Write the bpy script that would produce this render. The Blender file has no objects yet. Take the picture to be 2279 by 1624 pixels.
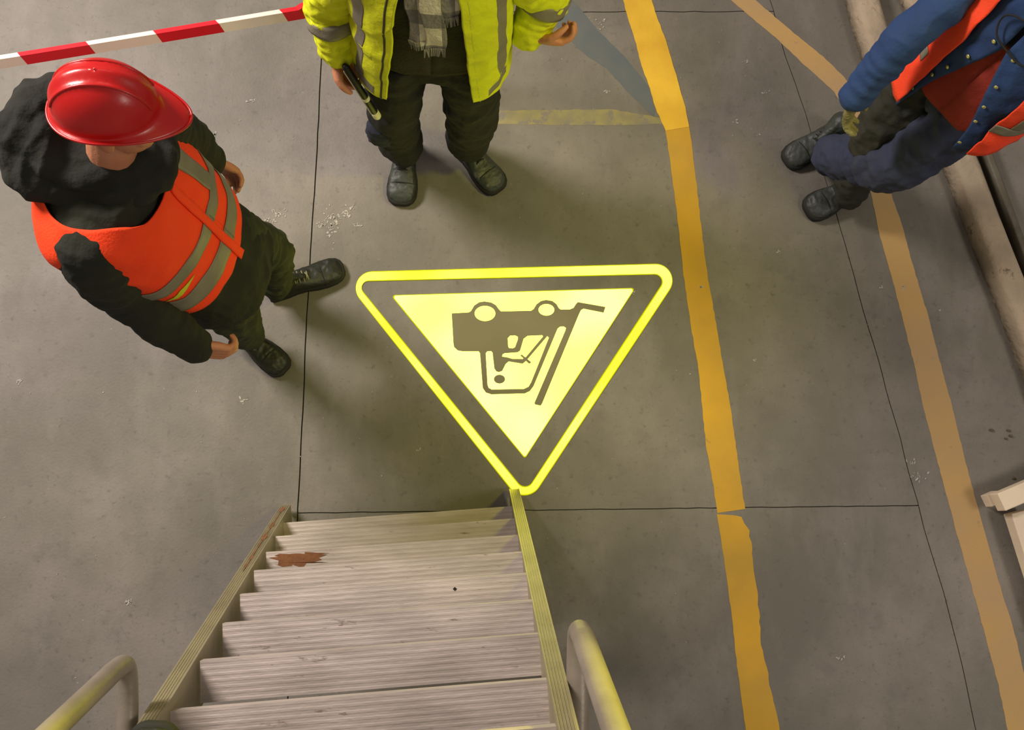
import bpy, bmesh, math, random
import numpy as np
from mathutils import Vector, Matrix, noise

random.seed(7)
SC = bpy.context.scene
COL = SC.collection
PI = math.pi

# ------------------------------------------------------------------ camera
F_PX, CAM_H, NADIR, FW, FH = 2070.0, 3.76, (1055.0, 1180.0), 2279, 1624
_d = Vector((NADIR[0]-FW/2, -(NADIR[1]-FH/2), -F_PX)).normalized()
_Z = -_d
_X = (Vector((1, 0, 0)) - _Z*_Z.x).normalized()
_Y = _Z.cross(_X)
ROT = Matrix((_X, _Y, _Z))                      # camera axes -> world axes

def P(px, py, z=0.0):
    """world point at height z seen at a pixel of the photograph"""
    w = ROT @ Vector((px-FW/2, -(py-FH/2), -F_PX))
    t = (z-CAM_H)/w.z
    return Vector((w.x*t, w.y*t, z))

cd = bpy.data.cameras.new('camera'); cam = bpy.data.objects.new('camera', cd); COL.objects.link(cam)
cam.matrix_world = Matrix.Translation((0, 0, CAM_H)) @ ROT.to_4x4()
cd.sensor_fit = 'HORIZONTAL'; cd.sensor_width = 36.0; cd.lens = 36.0*F_PX/FW
cd.clip_start = 0.02; cd.clip_end = 100
SC.camera = cam

# ------------------------------------------------------------------ world, lights, exposure
SC.view_settings.view_transform = 'Standard'; SC.view_settings.look = 'None'
SC.view_settings.exposure = 0.0; SC.view_settings.gamma = 1.0
SC.view_settings.use_curve_mapping = False
wd = bpy.data.worlds.new('world'); SC.world = wd; wd.use_nodes = True
bg = wd.node_tree.nodes['Background']
bg.inputs[0].default_value = (1.0, 0.90, 0.76, 1); bg.inputs[1].default_value = 0.25

def area(name, loc, target, sx, sy, power, col):
    l = bpy.data.lights.new(name, 'AREA'); l.shape = 'RECTANGLE'; l.size = sx; l.size_y = sy
    l.energy = power; l.color = col
    o = bpy.data.objects.new(name, l); COL.objects.link(o); o.location = loc
    o.rotation_euler = (Vector(target)-Vector(loc)).to_track_quat('-Z', 'Y').to_euler()
    return o
area('area_lamp', (-3.3, 2.9, 3.9), (-2.2, 1.3, 0), 1.6, 0.9, 375, (1.0, 0.90, 0.84))
area('area_lamp', (-0.5, 6.0, 6.2), (0.0, 1.0, 0), 2.5, 1.0, 22, (1.0, 0.92, 0.84))

area('area_lamp', (4.6, -0.6, 5.5), (2.2, 0.2, 0), 1.5, 1.0, 110, (1.0, 0.90, 0.80))  # added weak fill to lift the floor at the lower right

def spot(name, loc, target, power, col, size_deg, blend, radius):
    l = bpy.data.lights.new(name, 'SPOT'); l.energy = power; l.color = col
    l.spot_size = math.radians(size_deg); l.spot_blend = blend; l.shadow_soft_size = radius
    o = bpy.data.objects.new(name, l); COL.objects.link(o); o.location = loc
    o.rotation_euler = (Vector(target)-Vector(loc)).to_track_quat('-Z', 'Y').to_euler()
    return o
spot('yellow_spot', (2.3, 0.9, 4.6), (0.02, 1.0, 0.0), 290, (1.0, 0.95, 0.0), 40, 1.0, 0.25)  # stray light of the projector that throws the sign
spot('yellow_spot', (1.75, 2.4, 2.05), (-0.2, -0.45, 2.40), 700, (1.0, 0.95, 0.0), 26, 0.6, 0.03)  # added narrow spot to brighten the handrails, not a real lamp

# ------------------------------------------------------------------ materials
def lin(c):
    return tuple(((x/255.0)/12.92 if x/255.0 <= 0.04045 else ((x/255.0+0.055)/1.055)**2.4) for x in c) + (1,)

def mat(name, c1, c2=None, rough=0.8, metal=0.0, scale=8.0, bump=0.0, bscale=60.0, detail=5, spec=0.4,
        c3=None, c3_at=0.62, c3_scale=3.0, stretch=(1, 1, 1), sheen=0.0, coat=0.0, wave=None, coord='Object'):
    m = bpy.data.materials.new(name); m.use_nodes = True
    nt = m.node_tree; N = nt.nodes; L = nt.links
    b = N['Principled BSDF']
    b.inputs['Roughness'].default_value = rough; b.inputs['Metallic'].default_value = metal
    b.inputs['Specular IOR Level'].default_value = spec
    if sheen: b.inputs['Sheen Weight'].default_value = sheen
    if coat:
        b.inputs['Coat Weight'].default_value = coat; b.inputs['Coat Roughness'].default_value = 0.12
    tc = N.new('ShaderNodeTexCoord'); mp = N.new('ShaderNodeMapping'); mp.inputs['Scale'].default_value = stretch
    L.new(tc.outputs[coord], mp.inputs[0])
    n = N.new('ShaderNodeTexNoise'); n.inputs['Scale'].default_value = scale; n.inputs['Detail'].default_value = detail
    L.new(mp.outputs[0], n.inputs[0])
    r = N.new('ShaderNodeValToRGB')
    r.color_ramp.elements[0].position = 0.35; r.color_ramp.elements[1].position = 0.65
    r.color_ramp.elements[0].color = lin(c1); r.color_ramp.elements[1].color = lin(c2 or c1)
    L.new(n.outputs[0], r.inputs[0]); out = r.outputs[0]
    if c3:
        n3 = N.new('ShaderNodeTexNoise'); n3.inputs['Scale'].default_value = c3_scale; n3.inputs['Detail'].default_value = 9
        n3.inputs['Roughness'].default_value = 0.7
        L.new(mp.outputs[0], n3.inputs[0])
        r3 = N.new('ShaderNodeValToRGB'); r3.color_ramp.elements[0].position = c3_at; r3.color_ramp.elements[1].position = c3_at+0.06
        L.new(n3.outputs[0], r3.inputs[0])
        mx = N.new('ShaderNodeMix'); mx.data_type = 'RGBA'
        L.new(r3.outputs[0], mx.inputs[0]); L.new(out, mx.inputs[6]); mx.inputs[7].default_value = lin(c3); out = mx.outputs[2]
    L.new(out, b.inputs['Base Color'])
    if bump:
        n2 = N.new('ShaderNodeTexNoise'); n2.inputs['Scale'].default_value = bscale; n2.inputs['Detail'].default_value = 6
        L.new(mp.outputs[0], n2.inputs[0]); h = n2.outputs[0]
        bp = N.new('ShaderNodeBump'); bp.inputs['Strength'].default_value = bump; bp.inputs['Distance'].default_value = 0.01
        L.new(h, bp.inputs['Height']); L.new(bp.outputs[0], b.inputs['Normal'])
    return m

M = {}
M['slab'] = None
def slab_material():
    m = mat('concrete', (112, 106, 98), (126, 119, 110), rough=0.62, scale=1.6, bump=0.12, bscale=90, spec=0.35)
    nt = m.node_tree; N = nt.nodes; L = nt.links; b = N['Principled BSDF']
    base = b.inputs['Base Color'].links[0].from_socket
    tc = [n for n in N if n.type == 'TEX_COORD'][0]
    def layer(prev, scale, p0, p1, col, fac, detail=8, rough=0.65, stretch=None):
        n = N.new('ShaderNodeTexNoise'); n.inputs['Scale'].default_value = scale
        n.inputs['Detail'].default_value = detail; n.inputs['Roughness'].default_value = rough
        if stretch:
            mp = N.new('ShaderNodeMapping'); mp.inputs['Scale'].default_value = stretch[:3]; mp.inputs['Rotation'].default_value = (0, 0, stretch[3])
            L.new(tc.outputs['Object'], mp.inputs[0]); L.new(mp.outputs[0], n.inputs[0])
        else:
            L.new(tc.outputs['Object'], n.inputs[0])
        mr = N.new('ShaderNodeMapRange'); mr.inputs[1].default_value = p0; mr.inputs[2].default_value = p1
        mr.inputs[3].default_value = 0; mr.inputs[4].default_value = fac
        L.new(n.outputs[0], mr.inputs[0])
        mx = N.new('ShaderNodeMix'); mx.data_type = 'RGBA'; mx.inputs[7].default_value = lin(col)
        L.new(mr.outputs[0], mx.inputs[0]); L.new(prev, mx.inputs[6])
        return mx.outputs[2], mr.outputs[0]
    o, _ = layer(base, 1.15, 0.38, 0.60, (98, 94, 84), 0.85, stretch=(1, 1, 1, 0))
    o, _ = layer(o, 2.2, 0.5, 0.68, (134, 127, 120), 0.4, stretch=(1.6, 0.6, 1, 0.15))
    o, _ = layer(o, 7.0, 0.55, 0.72, (98, 92, 87), 0.6)
    o, _ = layer(o, 30.0, 0.58, 0.70, (84, 78, 72), 0.6)
    o, _ = layer(o, 75.0, 0.60, 0.70, (92, 86, 80), 0.5, detail=3)
    o, _ = layer(o, 11.0, 0.72, 0.78, (176, 170, 164), 0.6, detail=12, rough=0.8)
    o, g = layer(o, 45.0, 0.72, 0.76, (170, 166, 160), 0.5, detail=3)
    L.new(o, b.inputs['Base Color'])
    return m
M['slab'] = slab_material()
M['subbase'] = mat('joint_filler', (78, 71, 62), (92, 84, 74), rough=0.95, scale=30)
M['yellow_paint'] = mat('yellow_paint', (222, 178, 52), (206, 160, 42), rough=0.7, scale=6, c3=(150, 120, 60), c3_at=0.66, c3_scale=14, bump=0.1)
M['worn_yellow'] = mat('worn_yellow_paint', (196, 150, 36), (174, 136, 46), rough=0.7, scale=3, c3=(120, 100, 62), c3_at=0.66, c3_scale=9, bump=0.1)
M['tan_paint'] = mat('faded_ochre_paint', (178, 144, 88), (168, 138, 98), rough=0.75, scale=3, c3=(140, 122, 98), c3_at=0.64, c3_scale=9, bump=0.1)
M['blue_paint'] = mat('faded_blue_grey_paint', (88, 95, 98), (98, 100, 99), rough=0.75, scale=8)
M['ghost_paint'] = mat('ghost_yellow_paint', (142, 132, 84), (126, 118, 90), rough=0.75, scale=18, c3=(118, 111, 100), c3_at=0.53, c3_scale=16)
M['white_mark'] = mat('plaster_marks', (172, 166, 158), (152, 147, 140), rough=0.9, scale=60)
M['kerb'] = mat('kerb_concrete', (152, 138, 118), (180, 162, 138), rough=0.9, scale=5, bump=0.8, bscale=30, c3=(112, 100, 84), c3_at=0.58, c3_scale=5)
M['angle'] = mat('grimy_steel', (108, 104, 92), (92, 84, 70), rough=0.6, metal=0.2, scale=9, bump=0.2)
M['cream'] = mat('cream_painted_wood', (226, 208, 180), (214, 196, 172), rough=0.7, scale=6, bump=0.15, c3=(150, 130, 104), c3_at=0.70, c3_scale=14)
M['tape_red'] = mat('red_film', (196, 22, 38), (206, 28, 40), rough=0.35, scale=5)
M['tape_white'] = mat('white_film', (226, 214, 196), (218, 204, 188), rough=0.35, scale=5)
M['tread'] = mat('galvanised_tread', (172, 160, 152), (196, 182, 174), rough=0.6, metal=0.2, scale=5, bump=0.15, bscale=40,
                 c3=(138, 122, 112), c3_at=0.62, c3_scale=13, stretch=(0.9, 3.0, 3.0))
M['stringer'] = mat('aluminium_profile', (152, 142, 116), (168, 158, 128), rough=0.45, metal=0.45, scale=8, bump=0.1)
M['rust'] = mat('rust', (134, 86, 54), (112, 74, 50), rough=0.95, scale=20, bump=0.4)
M['tube'] = mat('scuffed_steel_tube', (148, 138, 124), (128, 118, 104), rough=0.45, metal=0.25, scale=7, bump=0.1, c3=(90, 66, 48), c3_at=0.70, c3_scale=12)
M['skin'] = mat('skin', (182, 120, 88), (192, 130, 98), rough=0.55, scale=12, bump=0.15, bscale=120)
M['hair'] = mat('brown_hair', (46, 34, 26), (62, 46, 34), rough=0.7, scale=60, stretch=(1, 1, .2), bump=0.4, bscale=150)
M['eye'] = mat('eye_white', (215, 208, 200), rough=0.2)
M['iris'] = mat('iris', (58, 42, 30), rough=0.2)
M['lip'] = mat('lips', (160, 88, 76), rough=0.5)
M['helmet'] = mat('red_plastic', (186, 20, 20), (176, 18, 18), rough=0.3, scale=4, bump=0.05, spec=0.5)
M['band'] = mat('dark_band', (28, 26, 26), rough=0.8)
M['orange'] = mat('orange_mesh_fabric', (255, 72, 22), (246, 62, 16), rough=0.85, scale=7, bump=0.25, bscale=160)
M['orange2'] = mat('fluorescent_orange_fabric', (255, 78, 40), (252, 68, 32), rough=0.8, scale=7, bump=0.25, bscale=160)
M['reflect'] = mat('silver_reflective_tape', (128, 122, 104), (116, 110, 94), rough=0.5, scale=14, bump=0.15, bscale=200)
M['lime'] = mat('lime_piping', (190, 196, 40), rough=0.7)
M['hivis'] = mat('hi_vis_yellow_fabric', (214, 222, 18), (202, 208, 22), rough=0.75, scale=6, bump=0.3, bscale=60)
M['grime_hivis'] = mat('zip_tape', (60, 58, 30), rough=0.7)
M['darkcoat'] = mat('black_green_softshell', (38, 40, 26), (30, 31, 22), rough=0.9, scale=8, bump=0.4, bscale=50)
M['hood'] = mat('dark_hood_fleece', (34, 34, 28), (26, 26, 22), rough=0.95, scale=8, bump=0.4, bscale=70)
M['olivepant'] = mat('dark_olive_trousers', (50, 54, 30), (40, 44, 24), rough=0.85, scale=7, bump=0.4, bscale=50)
M['blackpant'] = mat('black_work_trousers', (28, 28, 22), (22, 22, 18), rough=0.9, scale=7, bump=0.4, bscale=50)
M['pocket'] = mat('navy_knee_panel', (36, 40, 52), (30, 34, 44), rough=0.9, scale=7)
M['sweater'] = mat('olive_black_sweater', (50, 48, 26), (42, 41, 24), rough=0.95, scale=8, bump=0.5, bscale=140)
M['navy'] = mat('navy_overall', (46, 52, 74), (54, 58, 76), rough=0.85, scale=5, bump=0.4, bscale=40, c3=(66, 68, 78), c3_at=0.68, c3_scale=5)
M['navylit'] = mat('yellow_lit_overall_leg', (48, 47, 38), (36, 37, 33), rough=0.85, scale=6, bump=0.4, bscale=40)  # yellow light on navy cloth, put into the colour as dark olive
M['bluejacket'] = mat('blue_work_jacket', (40, 66, 112), (32, 54, 96), rough=0.85, scale=5, bump=0.4, bscale=40)
M['darkshirt'] = mat('dark_navy_lining', (26, 30, 48), (20, 24, 40), rough=0.9, scale=6, bump=0.3)
M['redshirt'] = mat('brick_red_shirt', (150, 46, 34), (134, 40, 30), rough=0.9, scale=6, bump=0.4, bscale=60)
M['stud'] = mat('brass_stud', (196, 190, 120), rough=0.35, metal=0.6)
M['glove'] = mat('olive_knit_glove', (138, 132, 88), (116, 110, 66), rough=0.95, scale=25, bump=0.8, bscale=120)
M['boot'] = mat('scuffed_black_leather', (58, 62, 56), (44, 47, 42), rough=0.5, scale=10, bump=0.4, bscale=30, c3=(96, 96, 88), c3_at=0.62, c3_scale=8)
M['boot_dark'] = mat('black_leather', (34, 36, 24), (28, 30, 20), rough=0.5, scale=10, bump=0.3, bscale=40)
M['sole'] = mat('rubber_sole', (34, 33, 28), (28, 27, 24), rough=0.8, scale=20)
M['lace'] = mat('grey_lace', (118, 114, 84), rough=0.9)
M['lace_dark'] = mat('dark_lace', (30, 30, 26), rough=0.9)
M['lens'] = mat('yellow_glint_lens', (226, 230, 40), rough=0.1)  # bright yellow reflection put into the lens colour
M['baton'] = mat('black_plastic', (22, 22, 20), rough=0.35)
M['baton_pale'] = mat('pale_plastic', (206, 202, 160), rough=0.4)
M['sign_pict'] = mat('unlit_pictogram', (110, 104, 74), (116, 109, 78), rough=0.7, scale=5)
M['pebble'] = mat('grit', (92, 80, 62), rough=0.95)

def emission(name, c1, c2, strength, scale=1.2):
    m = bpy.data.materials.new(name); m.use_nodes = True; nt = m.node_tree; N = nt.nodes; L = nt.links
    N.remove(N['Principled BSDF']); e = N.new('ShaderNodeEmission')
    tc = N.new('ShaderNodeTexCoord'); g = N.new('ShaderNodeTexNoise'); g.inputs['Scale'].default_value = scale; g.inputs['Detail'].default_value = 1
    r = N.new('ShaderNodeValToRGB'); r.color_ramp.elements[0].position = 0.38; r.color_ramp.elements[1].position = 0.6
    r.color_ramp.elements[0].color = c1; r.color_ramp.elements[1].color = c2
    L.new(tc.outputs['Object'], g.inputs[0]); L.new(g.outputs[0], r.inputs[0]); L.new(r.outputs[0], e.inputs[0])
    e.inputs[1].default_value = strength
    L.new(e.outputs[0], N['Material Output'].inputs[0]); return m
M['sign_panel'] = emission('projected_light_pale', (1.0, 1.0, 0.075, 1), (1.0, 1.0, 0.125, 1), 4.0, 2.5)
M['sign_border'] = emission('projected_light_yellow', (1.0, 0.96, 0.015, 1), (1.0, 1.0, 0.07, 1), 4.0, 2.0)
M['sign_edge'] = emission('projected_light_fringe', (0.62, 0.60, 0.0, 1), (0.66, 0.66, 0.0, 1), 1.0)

# ------------------------------------------------------------------ object helpers
def link(name, me, m=None, parent=None, smooth=True):
    o = bpy.data.objects.new(name, me); COL.objects.link(o)
    if m is not None and len(me.materials) == 0: me.materials.append(m)
    if parent is not None: o.parent = parent
    if smooth and len(me.polygons):
        me.polygons.foreach_set('use_smooth', [True]*len(me.polygons))
    me.update(); return o

def mesh(name, verts, faces, m=None, parent=None, smooth=False):
    me = bpy.data.meshes.new(name); me.from_pydata([tuple(v) for v in verts], [], faces); me.validate()
    bm = bmesh.new(); bm.from_mesh(me); bmesh.ops.recalc_face_normals(bm, faces=bm.faces); bm.to_mesh(me); bm.free()
    return link(name, me, m, parent, smooth)

def empty(name, loc=(0, 0, 0)):
    o = bpy.data.objects.new(name, None); COL.objects.link(o); return o

def tag(o, label=None, cat=None, group=None, kind=None):
    if label: o['label'] = label
    if cat: o['category'] = cat
    if group: o['group'] = group
    if kind: o['kind'] = kind
    return o

def solid(o, t, off=1.0):
    md = o.modifiers.new('solid', 'SOLIDIFY'); md.thickness = t; md.offset = off; return o

def bevel(o, w, seg=2):
    md = o.modifiers.new('bevel', 'BEVEL'); md.width = w; md.segments = seg; md.limit_method = 'ANGLE'; return o

def prism(name, pts, z0, z1, m, parent=None, jitter=0.0):
    """flat polygon (world xy) extruded from z0 to z1"""
    n = len(pts); v = [(p[0], p[1], z0) for p in pts]+[(p[0], p[1], z1) for p in pts]
    f = [list(range(n))[::-1], list(range(n, 2*n))]+[[i, (i+1) % n, n+(i+1) % n, n+i] for i in range(n)]
    return mesh(name, v, f, m, parent)

def box_between(name, A, B, side, up, w, h, m, parent=None, bev=0.0):
    """bar from A to B; side/up are unit vectors, cross-section w x h centred"""
    v = []
    for c in (A, B):
        for s, t in ((-1, -1), (1, -1), (1, 1), (-1, 1)):
            v.append(c+side*(s*w/2)+up*(t*h/2))
    f = [(0, 1, 2, 3), (7, 6, 5, 4), (0, 4, 5, 1), (1, 5, 6, 2), (2, 6, 7, 3), (3, 7, 4, 0)]
    o = mesh(name, v, f, m, parent)
    if bev: bevel(o, bev)
    return o

def catmull(pts, n=6):
    """pts: list of (Vector, *scalars) -> denser list"""
    A = [np.array(list(p[0])+list(p[1:]), float) for p in pts]
    if len(A) == 2:
        return [A[0]+(A[1]-A[0])*t for t in np.linspace(0, 1, n+1)]
    out = []
    for i in range(len(A)-1):
        p0 = A[i-1] if i > 0 else 2*A[0]-A[1]
        p1, p2 = A[i], A[i+1]
        p3 = A[i+2] if i+2 < len(A) else 2*A[-1]-A[-2]
        for k in range(n):
            t = k/n
            out.append(0.5*((2*p1)+(-p0+p2)*t+(2*p0-5*p1+4*p2-p3)*t*t+(-p0+3*p1-3*p2+p3)*t**3))
    out.append(A[-1]); return out

class Blob:
    """collects closed shapes; build() fuses them to one continuous surface"""
    def __init__(s): s.v = []; s.f = []
    def rings(s, rings):
        b = len(s.v); n = len(rings[0])
        for r in rings: s.v += [tuple(p) for p in r]
        for i in range(len(rings)-1):
            for j in range(n):
                s.f.append((b+i*n+j, b+i*n+(j+1) % n, b+(i+1)*n+(j+1) % n, b+(i+1)*n+j))
        s.f.append(tuple(b+j for j in range(n))[::-1]); e = b+(len(rings)-1)*n
        s.f.append(tuple(e+j for j in range(n)))
    def limb(s, pts, n=5, seg=16, flat=None, cap=True):
        """pts: (Vector, radius) chain; flat=(axis, k) squashes the section along axis"""
        C = catmull(pts, n); Pn = [Vector(c[:3]) for c in C]; R = [max(c[3], 0.001) for c in C]
        T = [((Pn[min(i+1, len(Pn)-1)]-Pn[max(i-1, 0)])).normalized() for i in range(len(Pn))]
        a = T[0].orthogonal().normalized(); rr = []
        def ring(c, t, r):
            nonlocal a
            a = (a-t*a.dot(t)).normalized(); b = t.cross(a)
            out = []
            for k in range(seg):
                q = 2*PI*k/seg; d = a*math.cos(q)+b*math.sin(q)
                if flat: d = d-flat[0]*d.dot(flat[0])*(1-flat[1])
                out.append(c+d*r)
            return out
        if cap:
            for u in (0.05, 0.35, 0.7, 0.92): rr.append(ring(Pn[0]-T[0]*R[0]*math.sqrt(1-u*u)*(flat[1] if flat else 1), T[0], R[0]*u))
        for c, t, r in zip(Pn, T, R): rr.append(ring(c, t, r))
        if cap:
            for u in (0.92, 0.7, 0.35, 0.05): rr.append(ring(Pn[-1]+T[-1]*R[-1]*math.sqrt(1-u*u)*(flat[1] if flat else 1), T[-1], R[-1]*u))
        s.rings(rr)
    def ell(s, c, ax, seg=20):
        """ellipsoid with axis vectors ax=(X,Y,Z) scaled"""
        rr = []
        for i in range(1, 14):
            t = PI*i/14; r = math.sin(t); z = -math.cos(t)
            rr.append([c+ax[2]*z+ax[0]*(r*math.cos(2*PI*k/seg))+ax[1]*(r*math.sin(2*PI*k/seg)) for k in range(seg)])
        s.rings(rr)
    def build(s, name, m, parent, voxel=0.006, smooth=2, wr=None, fn=None):
        me = bpy.data.meshes.new(name+'_tmp'); me.from_pydata(s.v, [], s.f)
        bm = bmesh.new(); bm.from_mesh(me); bmesh.ops.recalc_face_normals(bm, faces=bm.faces); bm.to_mesh(me); bm.free()
        o = bpy.data.objects.new('tmp', me); COL.objects.link(o)
        r = o.modifiers.new('r', 'REMESH'); r.mode = 'VOXEL'; r.voxel_size = voxel
        if smooth:
            q = o.modifiers.new('s', 'SMOOTH'); q.iterations = smooth; q.factor = 0.5
        dg = bpy.context.evaluated_depsgraph_get(); dg.update()
        me2 = bpy.data.meshes.new_from_object(o.evaluated_get(dg)); me2.name = name
        bpy.data.objects.remove(o); bpy.data.meshes.remove(me)
        me2.materials.clear()
        if wr or fn:
            nv = len(me2.vertices); co = np.empty(nv*3); me2.vertices.foreach_get('co', co)
            no = np.empty(nv*3); me2.vertex_normals.foreach_get('vector', no)
            co = co.reshape(-1, 3); no = no.reshape(-1, 3); d = np.zeros(nv)
            for i in range(nv):
                p = Vector(co[i]); 
                if wr: d[i] += wrinkle(p, wr)
                if fn: d[i] += fn(p)
            me2.vertices.foreach_set('co', (co+no*d[:, None]).ravel())
        return link(name, me2, m, parent, True)

def wrinkle(p, wr):
    """wr=(amplitude, scale, optional stretch direction)"""
    amp, sc = wr[0], wr[1]
    q = Vector(p)
    if len(wr) > 2:
        ax = wr[2]; q = q-ax*q.dot(ax)*0.7
    w = q*sc+Vector((noise.noise(q*sc*0.5), noise.noise(q*sc*0.5+Vector((5, 3, 1))), 0))*0.9
    n1 = noise.noise(w)
    ridge = 1-abs(n1)*2.6
    return amp*(ridge*0.75+0.5*noise.noise(q*sc*2.7))-amp*0.4

def tube(name, pts, r, m, parent=None, seg=14, n=8, cap=True, straight=False):
    b = Blob(); b.limb([(Vector(p), r) for p in pts], n=1 if straight else n, seg=seg, cap=cap)
    return mesh(name, b.v, b.f, m, parent, True)

def basis(fwd, up=Vector((0, 0, 1))):
    f = fwd.normalized(); l = up.cross(f).normalized(); u = f.cross(l)
    return f, l, u                                    # forward, left, up

# ------------------------------------------------------------------ hand, head, boot
def hand(b, wrist, d, n, side, curl=0.9, scale=1.0, thumb=0.6, spread=0.09, fat=1.0):
    """d: finger direction, n: palm normal (the side fingers curl to), side: +1 thumb lies along d x n, -1 opposite"""
    d = d.normalized(); n = (n-d*n.dot(d)).normalized(); s = d.cross(n)*side
    S = scale
    for k, off in enumerate((0.030, 0.010, -0.010, -0.029)):
        b.limb([(wrist+s*off*0.7*S, 0.016*S*fat), (wrist+d*0.045*S+s*off*S, 0.0155*S*fat), (wrist+d*(0.088-abs(off-.01)*.25)*S+s*off*S, 0.0120*S*fat)], n=3, seg=10)
    for k, (off, L) in enumerate(((0.030, 0.072), (0.010, 0.080), (-0.010, 0.074), (-0.029, 0.058))):
        a = spread*(1.5-k); base = wrist+d*(0.085-abs(off-.01)*.25)*S+s*off*S
        dd = (d+s*a).normalized(); p = base; pts = [(p, 0.0105*S*fat)]
        ang = 0
        for j, fr in enumerate((0.45, 0.31, 0.24)):
            ang += curl*(0.55, 0.8, 0.55)[j]*(1+0.08*k)
            v = dd*math.cos(ang)+n*math.sin(ang)
            p = p+v*L*fr*S; pts.append((p, (0.0098, 0.009, 0.0078)[j]*S*fat))
        b.limb(pts, n=2, seg=10)
    p = wrist+d*0.022*S+s*0.028*S; q = p+(d*0.6+s*0.8).normalized()*0.038*S+n*0.012*S
    r = q+(d*0.9+s*0.25+n*thumb).normalized()*0.034*S; t = r+(d*0.8-s*0.15+n*thumb).normalized()*0.026*S
    b.limb([(p, 0.016*S*fat), (q, 0.0125*S*fat), (r, 0.011*S*fat), (t, 0.0085*S*fat)], n=2, seg=10)

def head(b, c, fw, up):
    """c centre of the skull"""
    f, l, u = basis(fw, up)
    b.ell(c+u*0.025-f*0.01, (l*0.076, f*0.096, u*0.098))
    b.ell(c-u*0.035+f*0.03, (l*0.062, f*0.066, u*0.078))
    b.ell(c-u*0.082+f*0.056, (l*0.032, f*0.030, u*0.026))
    for s in (-1, 1):
        b.ell(c-u*0.025+f*0.065+l*0.036*s, (l*0.024, f*0.022, u*0.024))
        b.ell(c+u*0.027+f*0.083+l*0.026*s, (l*0.026, f*0.012, u*0.009))
        b.ell(c-u*0.006+l*0.078*s-f*0.005, (l*0.009, f*0.018, u*0.032))
    b.limb([(c+u*0.018+f*0.088, 0.009), (c-u*0.012+f*0.104, 0.011), (c-u*0.024+f*0.106, 0.013)], n=3, seg=10)
    for s in (-1, 1): b.ell(c-u*0.027+f*0.096+l*0.011*s, (l*0.010, f*0.011, u*0.008))
    b.ell(c-u*0.050+f*0.088, (l*0.022, f*0.010, u*0.006)); b.ell(c-u*0.060+f*0.086, (l*0.019, f*0.010, u*0.006))

def face_bits(parent, c, fw, up):
    f, l, u = basis(fw, up)
    for s in (-1, 1):
        e = Blob(); e.ell(c+u*0.008+f*0.080+l*0.031*s, (l*0.012, f*0.012, u*0.010), 14)
        o = mesh('eye', e.v, e.f, M['eye'], parent, True)
        e = Blob(); e.ell(c+u*0.008+f*0.0895+l*0.031*s, (l*0.005, f*0.003, u*0.005), 12)
        mesh('iris', e.v, e.f, M['iris'], o, True)
    e = Blob(); e.ell(c-u*0.050+f*0.094, (l*0.020, f*0.006, u*0.005), 14); e.ell(c-u*0.059+f*0.091, (l*0.017, f*0.007, u*0.006), 14)
    mesh('lips', e.v, e.f, M['lip'], parent, True)

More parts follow.
